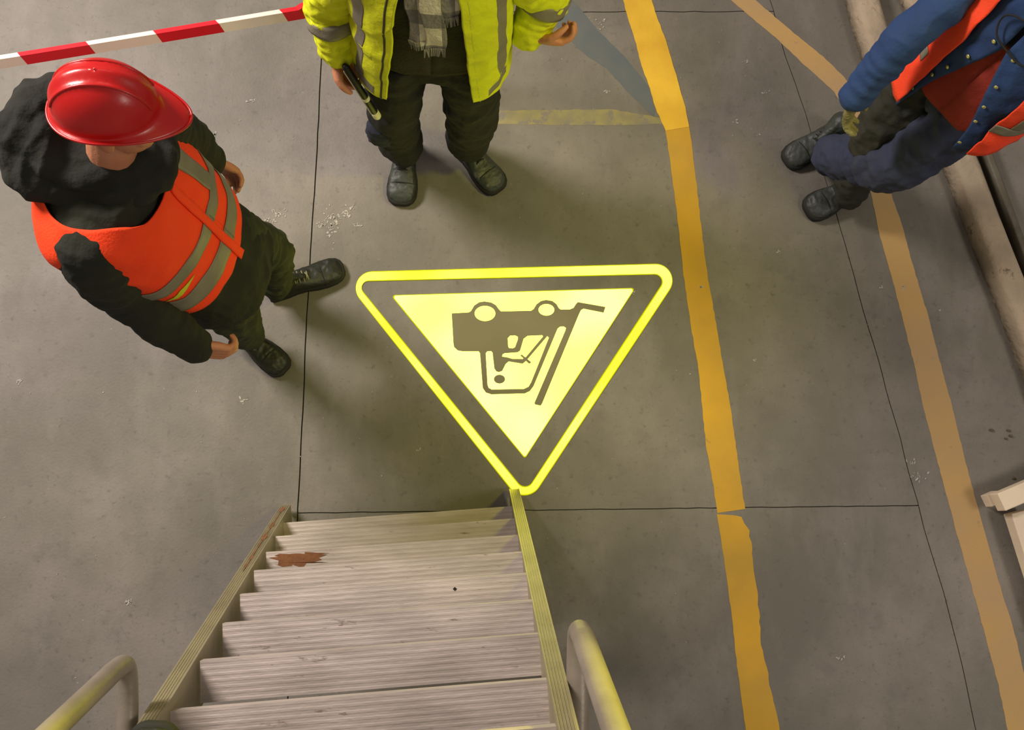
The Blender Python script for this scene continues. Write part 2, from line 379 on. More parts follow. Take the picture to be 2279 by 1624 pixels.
def boot(parent, heel, toe, m=None, lace=None, L=None, h_shaft=0.13, W=0.105, pitch=0.0, name='boot'):
    """heel, toe: sole points on the ground"""
    m = m or M['boot']; lace = lace or M['lace']
    f = Vector((toe-heel)); Ln = L or f.length; f.normalize(); up0 = Vector((0, 0, 1)); l = up0.cross(f).normalized(); u = f.cross(l)
    w = W/0.105
    #      x     half-w  top z
    prof = [(0.00, .030, .055), (0.03, .036, .085), (0.10, .037, .10), (0.22, .038, .105), (0.34, .040, .105), (0.46, .043, .092),
            (0.60, .048, .076), (0.74, .052, .066), (0.86, .050, .060), (0.94, .041, .050), (0.985, .026, .040), (1.0, .012, .03)]
    def outline(s, grow=0.0):
        pts = []
        for x, hw, _ in prof: pts.append((x*Ln+(grow if x > .5 else -grow)*(abs(x-.5)*2), (hw+grow)*w+0.006*math.sin(x*PI)*0))
        return pts
    b = Blob(); rr = []
    for x, hw, zt in prof:
        c = heel+f*(x*Ln); ring = []
        for k in range(24):
            q = 2*PI*k/24; cx = math.cos(q); sz = math.sin(q)
            yy = math.copysign(abs(cx)**0.75, cx)*hw*w
            zz = 0.018+(zt-0.018)*(0.5+0.5*math.copysign(abs(sz)**0.8, sz))
            ring.append(c+l*yy+u*zz)
        rr.append(ring)
    b.rings(rr)
    an = heel+f*(0.15*Ln+0.0)
    b.limb([(an+f*0.02+u*0.06, 0.040*w), (an+f*0.015+u*h_shaft*0.75, 0.043*w), (an+f*0.005+u*h_shaft, 0.048*w)], n=4, seg=18)
    b.limb([(heel+f*(0.36*Ln)+u*0.085, 0.030*w), (heel+f*(0.24*Ln)+u*0.125, 0.034*w)], n=3, seg=14)
    # padded tongue, toe-cap seam and side panel relief
    b.limb([(heel+f*(0.50*Ln)+u*0.088, 0.014), (heel+f*(0.38*Ln)+u*0.115, 0.018), (heel+f*(0.28*Ln)+u*0.150, 0.018)], n=3, seg=12)
    o = b.build(name, m, parent, voxel=0.0045, smooth=3, wr=(0.0022, 30))
    sp = []
    for x, hw, _ in prof: sp.append((x*Ln+(0.006 if x > .5 else -0.006)*(abs(x-.5)*2), (hw+0.006)*w*(0.90 if .3 < x < .5 else 1)))
    ol = [heel+f*x+l*y for x, y in sp]+[heel+f*x-l*y for x, y in reversed(sp)]
    n = len(ol); vv = []
    for dz, g in ((0.0, 0.97), (0.012, 1.0), (0.026, 1.0), (0.034, 0.96)):
        cc = heel+f*(Ln*.5)
        vv += [cc+(p-cc)*g+u*dz for p in ol]
    ff = [list(range(n))[::-1], [3*n+i for i in range(n)]]
    for r in range(3): ff += [[r*n+i, r*n+(i+1) % n, (r+1)*n+(i+1) % n, (r+1)*n+i] for i in range(n)]
    mesh('sole', vv, ff, M['sole'], o, True)
    sb = Blob(); tb = Blob()
    for k in range(5):
        x = 0.33+0.055*k; z = 0.128-0.0115*k
        c = heel+f*(x*Ln)+u*(z); hw = 0.024*w
        for s in (-1, 1):
            tb.limb([(c+l*hw*s-u*0.010, 0.0030), (c+u*0.007, 0.0034), (c-l*hw*s-u*0.010-f*0.014, 0.0024)], n=3, seg=6)
    mesh('lace', tb.v, tb.f, lace, o, True)
    tc = Blob(); ring = []
    for k in range(13):
        q = PI*k/12; ring.append((heel+f*(0.73*Ln)+l*(0.0535*w*math.cos(q))+u*(0.026+0.044*math.sin(q)**0.8), 0.0022))
    tc.limb(ring, n=2, seg=6)
    mesh('toe_seam', tc.v, tc.f, M['sole'], o, True)
    return o

# ------------------------------------------------------------------ torso surface shared by the clothes of one person
class Torso:
    def __init__(s, rows, fwd, wr=(0.008, 7), seed=0.0):
        """rows: (centre Vector, half-width, half-depth) bottom to top"""
        s.f = Vector((fwd[0], fwd[1], 0)).normalized(); s.l = Vector((0, 0, 1)).cross(s.f); s.rows = rows; s.wr = wr
        s.off = Vector((seed, seed*2, 0))
    def at(s, v):
        n = len(s.rows)-1; x = min(max(v, 0), 1)*n; i = min(int(x), n-1); t = x-i
        r0 = s.rows[max(i-1, 0)]; r1 = s.rows[i]; r2 = s.rows[i+1]; r3 = s.rows[min(i+2, n)]
        def c(a, b, c_, d): return 0.5*((2*b)+(c_-a)*t+(2*a-5*b+4*c_-d)*t*t+(3*b-a-3*c_+d)*t**3)
        return c(r0[0], r1[0], r2[0], r3[0]), c(r0[1], r1[1], r2[1], r3[1]), c(r0[2], r1[2], r2[2], r3[2])
    def S(s, a, v, off=0.0, wr=True):
        c, rx, ry = s.at(v)
        ca, sa = math.cos(a), math.sin(a); e = 0.82
        x = math.copysign(abs(sa)**e, sa); y = math.copysign(abs(ca)**e, ca)
        k = 1.0
        p = c+s.f*(y*(ry+off)*k)+s.l*(x*(rx+off)*k)
        if wr:
            w = wrinkle(p+s.off, s.wr); p = p+(s.f*ca+s.l*sa)*w
        return p
    def patch(s, name, a0, a1, v0, v1, m, parent, off=0.0, nu=60, nv=40, thick=0.004, closed=False):
        """a0,a1,v0,v1: numbers or functions (a0(v), v1(a) ...)"""
        g = lambda x, t: x(t) if callable(x) else x
        V = []; Fc = []
        for j in range(nv+1):
            for i in range(nu+1):
                ui = i/nu; vj = j/nv
                v_lo = g(v0, 0.0) if not callable(v0) else None
                am = g(a0, vj)+(g(a1, vj)-g(a0, vj))*ui
                lo = g(v0, am); hi = g(v1, am)
                V.append(s.S(am, lo+(hi-lo)*vj, off))
        for j in range(nv):
            for i in range(nu):
                q = j*(nu+1)+i; Fc.append((q, q+1, q+nu+2, q+nu+1))
        o = mesh(name, V, Fc, m, parent, True)
        # outward orientation of the sheet
        me = o.data; c = s.at(0.5)[0]; acc = 0
        for poly in me.polygons:
            acc += poly.normal.dot(Vector(poly.center)-s.at((poly.center.z-s.rows[0][0].z)/(s.rows[-1][0].z-s.rows[0][0].z))[0])
        if acc < 0: me.flip_normals()
        if thick: solid(o, thick, -1.0)
        return o

def torso_rings(b, T, v0, v1, off, n=16, seg=28, wr=False):
    rr = []
    for j in range(n+1):
        v = v0+(v1-v0)*j/n
        rr.append([T.S(2*PI*k/seg, v, off, wr) for k in range(seg)])
    b.rings(rr)

# ------------------------------------------------------------------ floor
def poly_px(pts, z=0.0): return [P(x, y, z) for x, y in pts]

floor = prism('floor', [(-6, -4.5), (6, -4.5), (6, 6.5), (-6, 6.5)], -0.10, -0.014, M['subbase']); tag(floor, kind='structure')

def dense(pts, step=0.06, amp=0.0012):
    out = []
    for a, b in zip(pts[:-1], pts[1:]):
        a = Vector((a[0], a[1], 0)); b = Vector((b[0], b[1], 0)); n = max(1, int((b-a).length/step))
        for k in range(n):
            p = a.lerp(b, k/n); out.append(p)
    out.append(Vector((pts[-1][0], pts[-1][1], 0)))
    for p in out:
        p.x += random.uniform(-amp, amp); p.y += random.uniform(-amp, amp)
    return out
JL = poly_px([(722, -40), (718, 60), (712, 200), (706, 330), (691, 560), (683, 700), (672, 950), (663, 1130)])
d_ = (JL[-1]-JL[2]).normalized(); JL = [JL[0]+(JL[0]-JL[3]).normalized()*4.0]+JL+[JL[-1]+d_*5.0]
JR = poly_px([(1722, 25), (1747, 123), (1769, 182), (1793, 253), (1806, 300), (1860, 470), (1900, 612), (1921, 690), (1956, 802), (1981, 900),
              (2004, 976), (2022, 1052), (2042, 1114), (2057, 1176), (2080, 1252), (2100, 1315), (2120, 1395), (2142, 1484), (2169, 1613)])
JR = [JR[0]+(JR[0]-JR[4]).normalized()*4.0]+JR+[JR[-1]+(JR[-1]-JR[-5]).normalized()*3.5]
JL = dense(JL); JR = dense(JR)
def x_at(J, y):
    for a, b in zip(J[:-1], J[1:]):
        if (a.y-y)*(b.y-y) <= 0 and a.y != b.y: return a.x+(b.x-a.x)*(y-a.y)/(b.y-a.y)
    return J[-1].x
def sub(J, y0, y1):
    """part of a joint between two heights of y (top to bottom)"""
    return [Vector((x_at(J, y0), y0, 0))]+[p for p in J if y1+.01 < p.y < y0-.01]+[Vector((x_at(J, y1), y1, 0))]
YT0 = P(722, 27).y; YT1 = P(1722, 25).y; YB0 = P(664, 1141).y; YB1 = P(2043, 1124).y
def slab(pts, g=0.0):
    o = prism('concrete_slab', pts, -0.05, 0.0, M['slab'], floor)
    return o
def sh(pts, dx, dy): return [Vector((p.x+dx, p.y+dy, 0)) for p in pts]
TOP, BOT, GL, GR, GT, GB = 6.2, -4.2, 0.0026, 0.0019, 0.0026, 0.0012
slab(sh(sub(JL, 4.5, BOT), -GL, 0)+[Vector((-5.9, BOT, 0)), Vector((-5.9, 4.5, 0))])
jt = dense([(x_at(JL, YT0), YT0), (x_at(JR, YT1), YT1)], 0.05, 0.002)
jb = dense([(x_at(JL, YB0), YB0), (x_at(JR, YB1), YB1)], 0.05, 0.0012)
def mid(y0L, y0R, y1L, y1R, topline, botline):
    L = sh(sub(JL, y0L, y1L), GL, 0); R = sh(sub(JR, y0R, y1R), -GR, 0)
    pts = L[:]
    if botline: pts = L[:-1]+sh(botline, 0, 0)[0:0]+[Vector((L[-1].x, L[-1].y+GB, 0))]+sh(botline[1:-1], 0, GB)
    pts += [Vector((R[-1].x, R[-1].y+(GB if botline else 0), 0))]+R[::-1][1:-1]
    pts += [Vector((R[0].x, R[0].y-(GT if topline else 0), 0))]
    if topline: pts += sh(topline[1:-1][::-1], 0, -GT)
    pts[0] = Vector((pts[0].x, pts[0].y-(GT if topline else 0), 0))
    slab(pts)
mid(4.5, 4.5, YT0, YT1, None, jt)
mid(YT0, YT1, YB0, YB1, jt, jb)
mid(YB0, YB1, BOT, BOT, jb, None)
slab(sh(sub(JR, 4.5, BOT), GR, 0)[::-1]+[Vector((5.9, 4.5, 0)), Vector((5.9, BOT, 0))])

# painted lines: thin coats of paint with worn edges
def paint(name, left, right, m, label, cat='floor marking', z=0.0012, amp=0.0015, wear=None, step=0.02):
    Lw = [P(x, y) for x, y in left]; Rw = [P(x, y) for x, y in right]
    L = dense(Lw, step, amp); R = dense(Rw, step, amp)
    if wear:
        for J, side in ((R, -1),):
            for p in J:
                if p.y < wear[0]:
                    q = noise.noise(p*22)+0.6*noise.noise(p*60)
                    p.x += side*max(0, q)*wear[1]
    o = prism(name, L+R[::-1], 0.0002, z, m); tag(o, label, cat)
    return o
paint('yellow_line', [(1384, -12), (1397, 39), (1411, 81), (1428, 147), (1447, 197), (1458, 239), (1481, 291)],
      [(1446, -12), (1461, 35), (1481, 88), (1505, 168), (1525, 239), (1533, 283)], M['yellow_paint'],
      'fresh bright yellow stretch of the painted floor line, from the top edge to its bend', z=0.0022)
paint('yellow_line', [(1478, 283), (1481, 291), (1490, 351), (1502, 439), (1509, 500), (1521, 610), (1540, 740), (1556, 830), (1562, 900), (1571, 989), (1587, 1078), (1596, 1141)],
      [(1531, 270), (1539, 316), (1549, 397), (1560, 500), (1574, 610), (1594, 720), (1612, 830), (1625, 900), (1640, 1007), (1658, 1132)],
      M['worn_yellow'], 'scuffed deeper yellow floor line passing right of the glowing triangle, above the cross joint')
ll = [(1596, 1144), (1609, 1230), (1629, 1373), (1640, 1480), (1660, 1624), (1672, 1700)]
rr_ = [(1628, 1146), (1650, 1150), (1656, 1165), (1672, 1180), (1678, 1270), (1690, 1346), (1694, 1435), (1716, 1524), (1736, 1624), (1750, 1700)]
paint('yellow_line', ll, rr_, M['worn_yellow'], 'yellow floor line with a ragged chipped right edge, below the cross joint', wear=(P(1670, 1180).y, 0.014))
tl = [(1618, -12), (1626, 0), (1667, 35), (1726, 84), (1797, 151), (1856, 204), (1892, 262), (1918, 340), (1937, 425), (1956, 517), (1982, 608), (2008, 707), (2034, 810), (2053, 900), (2093, 1052), (2124, 1168), (2155, 1279), (2191, 1408), (2222, 1524), (2242, 1624), (2262, 1700)]
tr = [(1668, -12), (1681, 0), (1726, 39), (1776, 81), (1832, 126), (1879, 172), (1930, 250), (1955, 330), (1980, 422), (2006, 496), (2029, 582), (2064, 698), (2085, 780), (2118, 900), (2147, 1020), (2184, 1159), (2222, 1292), (2258, 1408), (2279, 1500), (2302, 1624), (2318, 1700)]
paint('ochre_line', tl, tr, M['tan_paint'], 'faded ochre floor line passing under the man in blue and on down the right side')
paint('blue_grey_line', [(1205, -12), (1240, 60), (1300, 120), (1350, 152), (1400, 208), (1457, 262)], [(1262, -12), (1282, 8), (1330, 66), (1388, 124), (1442, 190), (1456, 235)],
      M['blue_paint'], 'faded blue-grey diagonal floor line meeting the bright yellow line from the left', z=0.0008)
paint('ghost_line', [(1080, 246), (1362, 243), (1470, 262)], [(1080, 276), (1362, 279), (1476, 276)], M['ghost_paint'],
      'nearly worn away pale yellow band on the floor behind the man in the yellow jacket', z=0.0006, amp=0.002)

def flecks():
    V = []; Fc = []
    rnd = random.Random(3)
    spots = [(738, 495, 20, 40), (770, 470, 18, 16), (715, 500, 14, 12), (620, 475, 24, 10), (600, 490, 20, 6), (560, 225, 16, 4), (470, 318, 16, 8), (480, 300, 10, 5), (795, 500, 12, 6),
             (1340, 55, 16, 12), (1660, 140, 8, 6), (1705, 205, 12, 6), (1690, 300, 10, 5), (1640, 270, 8, 8), (1405, 650, 14, 6), (2010, 640, 8, 4), (2090, 690, 6, 6), (1960, 640, 8, 6),
             (40, 850, 10, 8), (285, 1340, 8, 9), (1870, 1462, 7, 7), (540, 890, 12, 10), (1350, 205, 8, 3), (1680, 800, 4, 3), (1560, 640, 5, 3), (930, 1000, 5, 2), (1730, 560, 8, 4), (2040, 1060, 18, 14), (2030, 1030, 12, 6)]
    allp = []
    for x, y, w, h in spots:
        for k in range(int(5+w*h/16)):
            allp.append((x+rnd.gauss(0, w*.45), y+rnd.gauss(0, h*.45), rnd.uniform(.6, 3.2)))
    for k in range(260):
        allp.append((rnd.uniform(0, 2279), rnd.uniform(0, 1624), rnd.uniform(.4, 1.5)))
    for x, y, r in allp:
        c = P(x, y, 0.0014); n = 7; b = len(V); el = rnd.uniform(.3, 1); th = rnd.uniform(0, PI)
        for k in range(n):
            q = 2*PI*k/n; rad = r/540*rnd.uniform(.5, 1.2)
            dx = math.cos(q)*rad*1.5; dy = math.sin(q)*rad*el
            V.append((c.x+dx*math.cos(th)-dy*math.sin(th), c.y+dx*math.sin(th)+dy*math.cos(th), 0.0014))
        Fc.append(tuple(range(b, b+n)))
    o = mesh('plaster_marks', V, Fc, M['white_mark']); solid(o, 0.0006)
    tag(o, 'scattered small white scuffs and chips on the concrete floor', 'scuff marks', kind='stuff')
flecks()

# raised kerb on the right, with the gutter and steel strip beside it
def kerb(name, ctr_px, w, h, m, label, cat, z0=0.0, amp=0.006, parent=None, round_=0.25):
    C = dense([P(x, y, h) for x, y in ctr_px], 0.03, 0)
    V = []; sec = 10; n = len(C)
    for i, c in enumerate(C):
        t = (C[min(i+1, n-1)]-C[max(i-1, 0)]).normalized(); s = Vector((t.y, -t.x, 0))
        for k in range(sec):
            u = k/(sec-1)
            if k == 0: q = (-w/2, 0)
            elif k == sec-1: q = (w/2, 0)
            else:
                uu = (k-1)/(sec-3); q = ((uu-.5)*w*0.93, h*(1-round_*abs(2*uu-1)**5*0.6))
            p = c+s*q[0]; p.z = z0+q[1]
            if q[1] > 0:
                nn = noise.noise(Vector((p.x, p.y, 0))*9+Vector((k, 0, 0))*.2)+0.6*noise.noise(Vector((p.x, p.y, k*.1))*34)
                p.z += nn*amp; p += s*nn*amp*.5
            V.append(p)
    Fc = []
    for i in range(n-1):
        for k in range(sec-1): Fc.append((i*sec+k, i*sec+k+1, (i+1)*sec+k+1, (i+1)*sec+k))
        Fc.append((i*sec+sec-1, i*sec, (i+1)*sec, (i+1)*sec+sec-1))
    Fc.append(tuple(range(sec))[::-1]); Fc.append(tuple((n-1)*sec+k for k in range(sec)))
    o = mesh(name, V, Fc, m, parent, True); 
    if label: tag(o, label, cat)
    return o
kc = [(1918, -60), (1940, 20), (1970, 120), (2010, 205), (2100, 272), (2138, 322), (2160, 372), (2200, 480), (2256, 620), (2290, 705), (2338, 830), (2358, 890)]
kerb('concrete_kerb', kc, 0.115, 0.10, M['kerb'], 'rough pale concrete kerb running down the right side behind the man in blue', 'kerb', amp=.004)
kc2 = [(2040, 60), (2100, 160), (2150, 250), (2185, 330), (2215, 410), (2245, 490), (2285, 600), (2320, 700), (2380, 860)]
kerb('steel_strip', [(x+12, y-4) for x, y in kc2], 0.032, 0.06, M['angle'], 'narrow grimy steel edge strip along the gutter beside the kerb', 'metal strip', amp=0.001, round_=0.1)
kerb('broken_concrete', [(2000, -120), (2030, -40), (2062, 30)], 0.10, 0.06, M['kerb'], 'broken rough lump of concrete beyond the kerb at the top right', 'concrete', amp=0.03)
for i, (x, y, r) in enumerate([(2207, 957, .007), (2245, 958, .006), (2250, 970, .006), (2239, 976, .005), (2256, 1064, .006)]):
    b = Blob(); c = P(x, y, r*.7)
    b.ell(c, (Vector((r*1.3, 0, 0)), Vector((0, r*.9, 0)), Vector((0, 0, r*.8))), 8)
    o = mesh('grit_crumb', [Vector(v)+Vector((noise.noise(Vector(v)*200), noise.noise(Vector(v)*170), 0))*.002 for v in b.v], b.f, M['pebble'], None, True)
    tag(o, ['dark crumb of dirt lying alone left of a small cluster on the right floor', 'topmost dark crumb of the small cluster near the right edge', 'rightmost dark crumb of the small cluster near the right edge',
            'lowest dark crumb of the small cluster near the right edge', 'single dark crumb just above the cream wooden piece'][i], 'dirt', 'dirt crumbs on the floor near the right edge')

# cream painted timber at the right edge
cr = empty('cream_timber_stand'); tag(cr, 'cream painted timber frame corner standing at the right edge of the floor', 'timber frame')
zt = 0.14
a0 = P(2220, 1098, zt); a1 = P(2279, 1073, zt); b0 = P(2236, 1138, zt)
dx = (a1-a0).normalized(); dyv = (b0-a0); dyv = (dyv-dx*dyv.dot(dx)); wv = dyv.length; dyv.normalize()
o = box_between('crossbar', a0+dyv*wv/2-Vector((0, 0, .03)), a0+dx*0.38+dyv*wv/2-Vector((0, 0, .03)), dyv, Vector((0, 0, 1)), wv, .06, M['cream'], cr, 0.004)
q0 = P(2251, 1143, .10); q1 = P(2290, 1265, .10); dd = (q1-q0).normalized(); sd = Vector((-dd.y, dd.x, 0))
if sd.x < 0: sd = -sd
o = box_between('side_rail', q0+sd*.05-Vector((0, 0, .03)), q0+dd*0.5+sd*.05-Vector((0, 0, .03)), sd, Vector((0, 0, 1)), .10, .06, M['cream'], cr, 0.004)
for c in (a0+dx*.03+dyv*.03, q0+dd*.42+sd*.04):
    box_between('foot', Vector((c.x, c.y, 0)), Vector((c.x, c.y, .05 if c is not None else 0)), dx, dyv, .05, .05, M['cream'], cr, 0.002)

# ------------------------------------------------------------------ projected warning sign (light on the floor)
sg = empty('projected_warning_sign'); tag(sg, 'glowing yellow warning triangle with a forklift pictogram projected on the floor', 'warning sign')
def SP(x, y):                                      # crop pixel of the sign study -> world point
    return P(760+x/2.9526, 560+y/2.9526)
def rounded(corners, radii, n=12):
    out = []; m = len(corners)
    for i in range(m):
        c = Vector(corners[i]); a = (Vector(corners[i-1])-c).normalized(); b = (Vector(corners[(i+1) % m])-c).normalized()
        th = a.angle(b); r = radii[i]; t = r/math.tan(th/2); ctr = c+(a+b).normalized()*(r/math.sin(th/2))
        p0 = c+a*t; p1 = c+b*t; v0 = p0-ctr; v1 = p1-ctr; an = v0.angle(v1)
        for k in range(n+1):
            s = k/n; out.append(ctr+(v0*math.sin((1-s)*an)+v1*math.sin(s*an))/math.sin(an))
    return out
def flat(name, pts, z, m, parent, holes=()):
    """thin horizontal plate from crop-pixel outline, optional holes"""
    bm = bmesh.new(); es = []
    for loop in (pts,)+tuple(holes):
        vs = [bm.verts.new(Vector((SP(p[0], p[1]).x, SP(p[0], p[1]).y, z))) for p in loop]
        es += [bm.edges.new((vs[i], vs[(i+1) % len(vs)])) for i in range(len(vs))]
    bmesh.ops.triangle_fill(bm, use_beauty=True, use_dissolve=False, edges=es)
    bmesh.ops.recalc_face_normals(bm, faces=bm.faces)
    for f in bm.faces:
        if f.normal.z < 0: f.normal_flip()
    me = bpy.data.meshes.new(name); bm.to_mesh(me); bm.free()
    return link(name, me, m, parent, False)
outer = [(5, 138), (2235, 84), (1206, 1672)]
def V2(l): return [Vector((x, y)) for x, y in l]
outer = V2([(-12, 140), (2264, 80), (1209, 1672)])
inner = V2([(78, 192), (2160, 143), (1210, 1590)])
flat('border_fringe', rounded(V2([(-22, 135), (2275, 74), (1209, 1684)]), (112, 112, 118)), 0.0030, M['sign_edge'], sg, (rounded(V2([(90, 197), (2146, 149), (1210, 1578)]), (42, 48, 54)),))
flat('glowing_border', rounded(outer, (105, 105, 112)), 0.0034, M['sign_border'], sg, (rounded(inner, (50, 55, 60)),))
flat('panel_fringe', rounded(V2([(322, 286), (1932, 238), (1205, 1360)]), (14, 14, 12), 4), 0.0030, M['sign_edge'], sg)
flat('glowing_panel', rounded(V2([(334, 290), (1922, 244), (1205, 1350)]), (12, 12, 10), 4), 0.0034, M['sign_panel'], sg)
def circ(cx, cy, rx, ry, n=28): return [(cx+rx*math.cos(2*PI*k/n), cy+ry*math.sin(2*PI*k/n)) for k in range(n)]
body_o = [(724, 406), (835, 400), (850, 392), (872, 355), (905, 333), (940, 328), (985, 335), (1015, 353), (1033, 378), (1048, 393), (1245, 389), (1262, 378), (1280, 348), (1310, 325), (1345, 318), (1385, 325),
          (1412, 345), (1428, 372), (1440, 381), (1500, 380), (1524, 370), (1540, 345), (1552, 332), (1734, 364), (1722, 402), (1590, 376), (1574, 384), (1560, 412), (1318, 998), (1308, 1012), (1270, 1004), (1268, 992),
          (1470, 520), (1474, 502), (1458, 492), (1436, 494), (1420, 506), (1262, 884), (1238, 916), (1205, 932), (985, 938), (948, 926), (928, 896), (910, 668), (902, 656), (800, 656), (764, 650), (740, 628), (735, 600)]
cab = [(948, 668), (958, 656), (982, 654), (992, 664), (1004, 768), (1018, 788), (1036, 792), (1056, 784), (1078, 736), (1098, 722), (1190, 736), (1214, 716), (1228, 730), (1244, 732), (1226, 702), (1356, 560), (1352, 552), (1340, 552),
       (1215, 690), (1196, 676), (1180, 678), (1200, 696), (1188, 706), (1090, 694), (1058, 692), (1056, 678), (1070, 668), (1160, 662), (1176, 650), (1196, 574), (1222, 554), (1322, 550), (1332, 546), (1352, 546), (1362, 556), (1246, 858), (1228, 888), (1198, 902), (988, 906), (968, 896), (960, 876)]
# cab window: simple outline without the fine steering linkage, which is laid over it
cab = [(948, 668), (958, 656), (982, 654), (992, 664), (1004, 768), (1018, 788), (1036, 792), (1056, 784), (1078, 740), (1098, 722), (1190, 737), (1215, 716), (1352, 556), (1362, 566), (1246, 858), (1228, 888), (1198, 902), (988, 906), (968, 896), (960, 876)]
legwin = [(1056, 690), (1058, 676), (1072, 668), (1158, 662), (1174, 650), (1196, 574), (1222, 554), (1318, 550), (1324, 558), (1212, 692), (1188, 706), (1120, 704), (1090, 695)]
seatwin = [(1092, 570), (1108, 553), (1140, 551), (1158, 560), (1158, 578), (1140, 628), (1126, 636), (1102, 634), (1096, 626)]
pk = flat('forklift_pictogram', body_o, 0.0040, M['sign_pict'], sg, (circ(943, 407, 68, 50), circ(1346, 383, 52, 38), cab, legwin, seatwin))
flat('driver_head', circ(1038, 838, 37, 29), 0.0040, M['sign_pict'], sg)
flat('steering_wheel', [(1174, 682), (1184, 676), (1246, 726), (1240, 736), (1228, 734)], 0.0043, M['sign_pict'], pk)

# ------------------------------------------------------------------ steep stair
st = empty('steep_step_ladder'); tag(st, 'steep metal ladder stair with ribbed treads and profiled side rails in the foreground', 'stair')
EL = [(631, 1163), (613, 1193), (592, 1228), (565, 1269), (534, 1322), (495, 1387), (445, 1470), (379, 1582)]
ER = [(1139, 1126), (1148, 1153), (1153, 1190), (1163, 1227), (1172, 1275), (1185, 1335), (1199, 1410), (1217, 1512)]
TL = [P(x, y, .2*(k+1)) for k, (x, y) in enumerate(EL)]; TR = [P(x, y, .2*(k+1)) for k, (x, y) in enumerate(ER)]
sl = (TL[-1]-TL[0])/7; sr = (TR[-1]-TR[0])/7
for k in (8, 9): TL.append(TL[7]+sl*(k-7)); TR.append(TR[7]+sr*(k-7))
U = (TR[3]-TL[3]).normalized(); U.z = 0; U.normalize(); Bk = Vector((U.y, -U.x, 0))        # back direction, away from the sign
slope = ((sl+sr)/2).normalized(); nrm = U.cross(slope).normalized()
if nrm.y < 0: nrm = -nrm                                                                  # outward (front) normal
DEP = 0.098
for k in range(10):
    a, b = TL[k], TR[k]; Uk = (b-a).normalized(); L_ = (b-a).length
    V = []; prof = []
    # ribbed top: 7 ribs over the depth, lipped front
    nr = 6
    prof.append((0, -0.032)); prof.append((0, 0.0))
    for r in range(nr):
        x0 = 0.004+r*(DEP-0.008)/nr; w = (DEP-0.008)/nr
        prof += [(x0+w*.15, 0.0), (x0+w*.3, -0.0005), (x0+w*.7, -0.0005), (x0+w*.85, 0.0)]
    prof += [(DEP, 0.0), (DEP, -0.032), (DEP-0.004, -0.032), (DEP-0.004, -0.006), (0.004, -0.006), (0.004, -0.032)]
    n = len(prof)
    for c in (a, b):
        for x, z in prof: V.append(c+Bk*x+Vector((0, 0, z)))
    Fc = [tuple(range(n)), tuple(range(n, 2*n))[::-1]]+[(i, (i+1) % n, n+(i+1) % n, n+i) for i in range(n)]
    t = mesh('tread', V, Fc, M['tread'], st)
    if k == 2:
        rv = []
        rnd = random.Random(4); nn_ = 30
        for q in range(nn_):
            th = 2*PI*q/nn_; rv.append(a+U*(0.095+math.cos(th)*0.085*rnd.uniform(.45, 1.35)+.02)+Bk*(0.030+math.copysign(abs(math.sin(th))**.5, math.sin(th))*0.024*rnd.uniform(.6, 1.1))+Vector((0, 0, .0008)))
        o = mesh('rust_patch', rv, [tuple(range(nn_))], M['rust'], t); solid(o, 0.0006); o['label'] = 'brown rust patch'
    if k == 4:
        c = b+Bk*0.0-U*.21+Bk*.03+Vector((0, 0, .001))
        mesh('hole', [c+U*.006, c+Bk*.006, c-U*.006, c-Bk*.006], [(0, 1, 2, 3)], M['band'], t)
for side, A, B, s in ((-1, TL[0], TL[9], sl), (1, TR[0], TR[9], sr)):
    d = s.normalized(); n2 = (nrm-d*nrm.dot(d)).normalized(); sd = d.cross(n2).normalized()
    if sd.dot(U)*side < 0: sd = -sd                                                      # outward
    bot = A-d*((A.z-.105*n2.z-.0005)/d.z); top = A+d*((2.12-A.z)/d.z)
    W, DD, front = 0.040, 0.105, 0.022
    # channel profile with five fine ribs on the front face
    prof = [(0.0, -DD)]
    prof += [(0.0, front)]
    for r in range(5):
        x0 = 0.003+r*(W-.006)/5; w = (W-.006)/5
        prof += [(x0+w*.2, front), (x0+w*.35, front-.0018), (x0+w*.65, front-.0018), (x0+w*.8, front)]
    prof += [(W, front), (W, front-.004), (.004, front-.004), (.004, -DD+.004), (W, -DD+.004), (W, -DD)]
    n = len(prof); V = []
    for c, flatz in ((bot, None), (top, None)):
        for x, y in prof:
            p = c+sd*x+n2*y
            if flatz is not None: p = p+d*((flatz-p.z)/d.z)
            V.append(p)
    Fc = [tuple(range(n)), tuple(range(n, 2*n))[::-1]]+[(i, (i+1) % n, n+(i+1) % n, n+i) for i in range(n)]
    o = mesh('side_rail', V, Fc, M['stringer'], st)
    if side < 0:
        r0 = bot+d*0.02; V = []; rnd = random.Random(9)
        for i in range(30):
            t_ = i/29*0.75; ww = max(.0008, 0.002+0.022*noise.noise(Vector((t_*14, 0, 3))))
            c = bot+d*(0.03+t_)+n2*(front+.0004)
            V += [c+sd*(0.022-ww*.9), c+sd*(0.022+ww*.9)]
        o2 = mesh('rust_streak', V, [(2*i, 2*i+1, 2*i+3, 2*i+2) for i in range(29)], M['rust'], o); solid(o2, .0006)
        o2['label'] = 'brown rusty streak along the lower front'
# rear legs carry the top of the ladder
for c in (TL[9], TR[9]):
    t0 = c+Bk*0.10; tube('rear_leg', [t0, Vector((t0.x, t0.y, 0))+Bk*0.75], 0.018, M['tube'], st, straight=True)
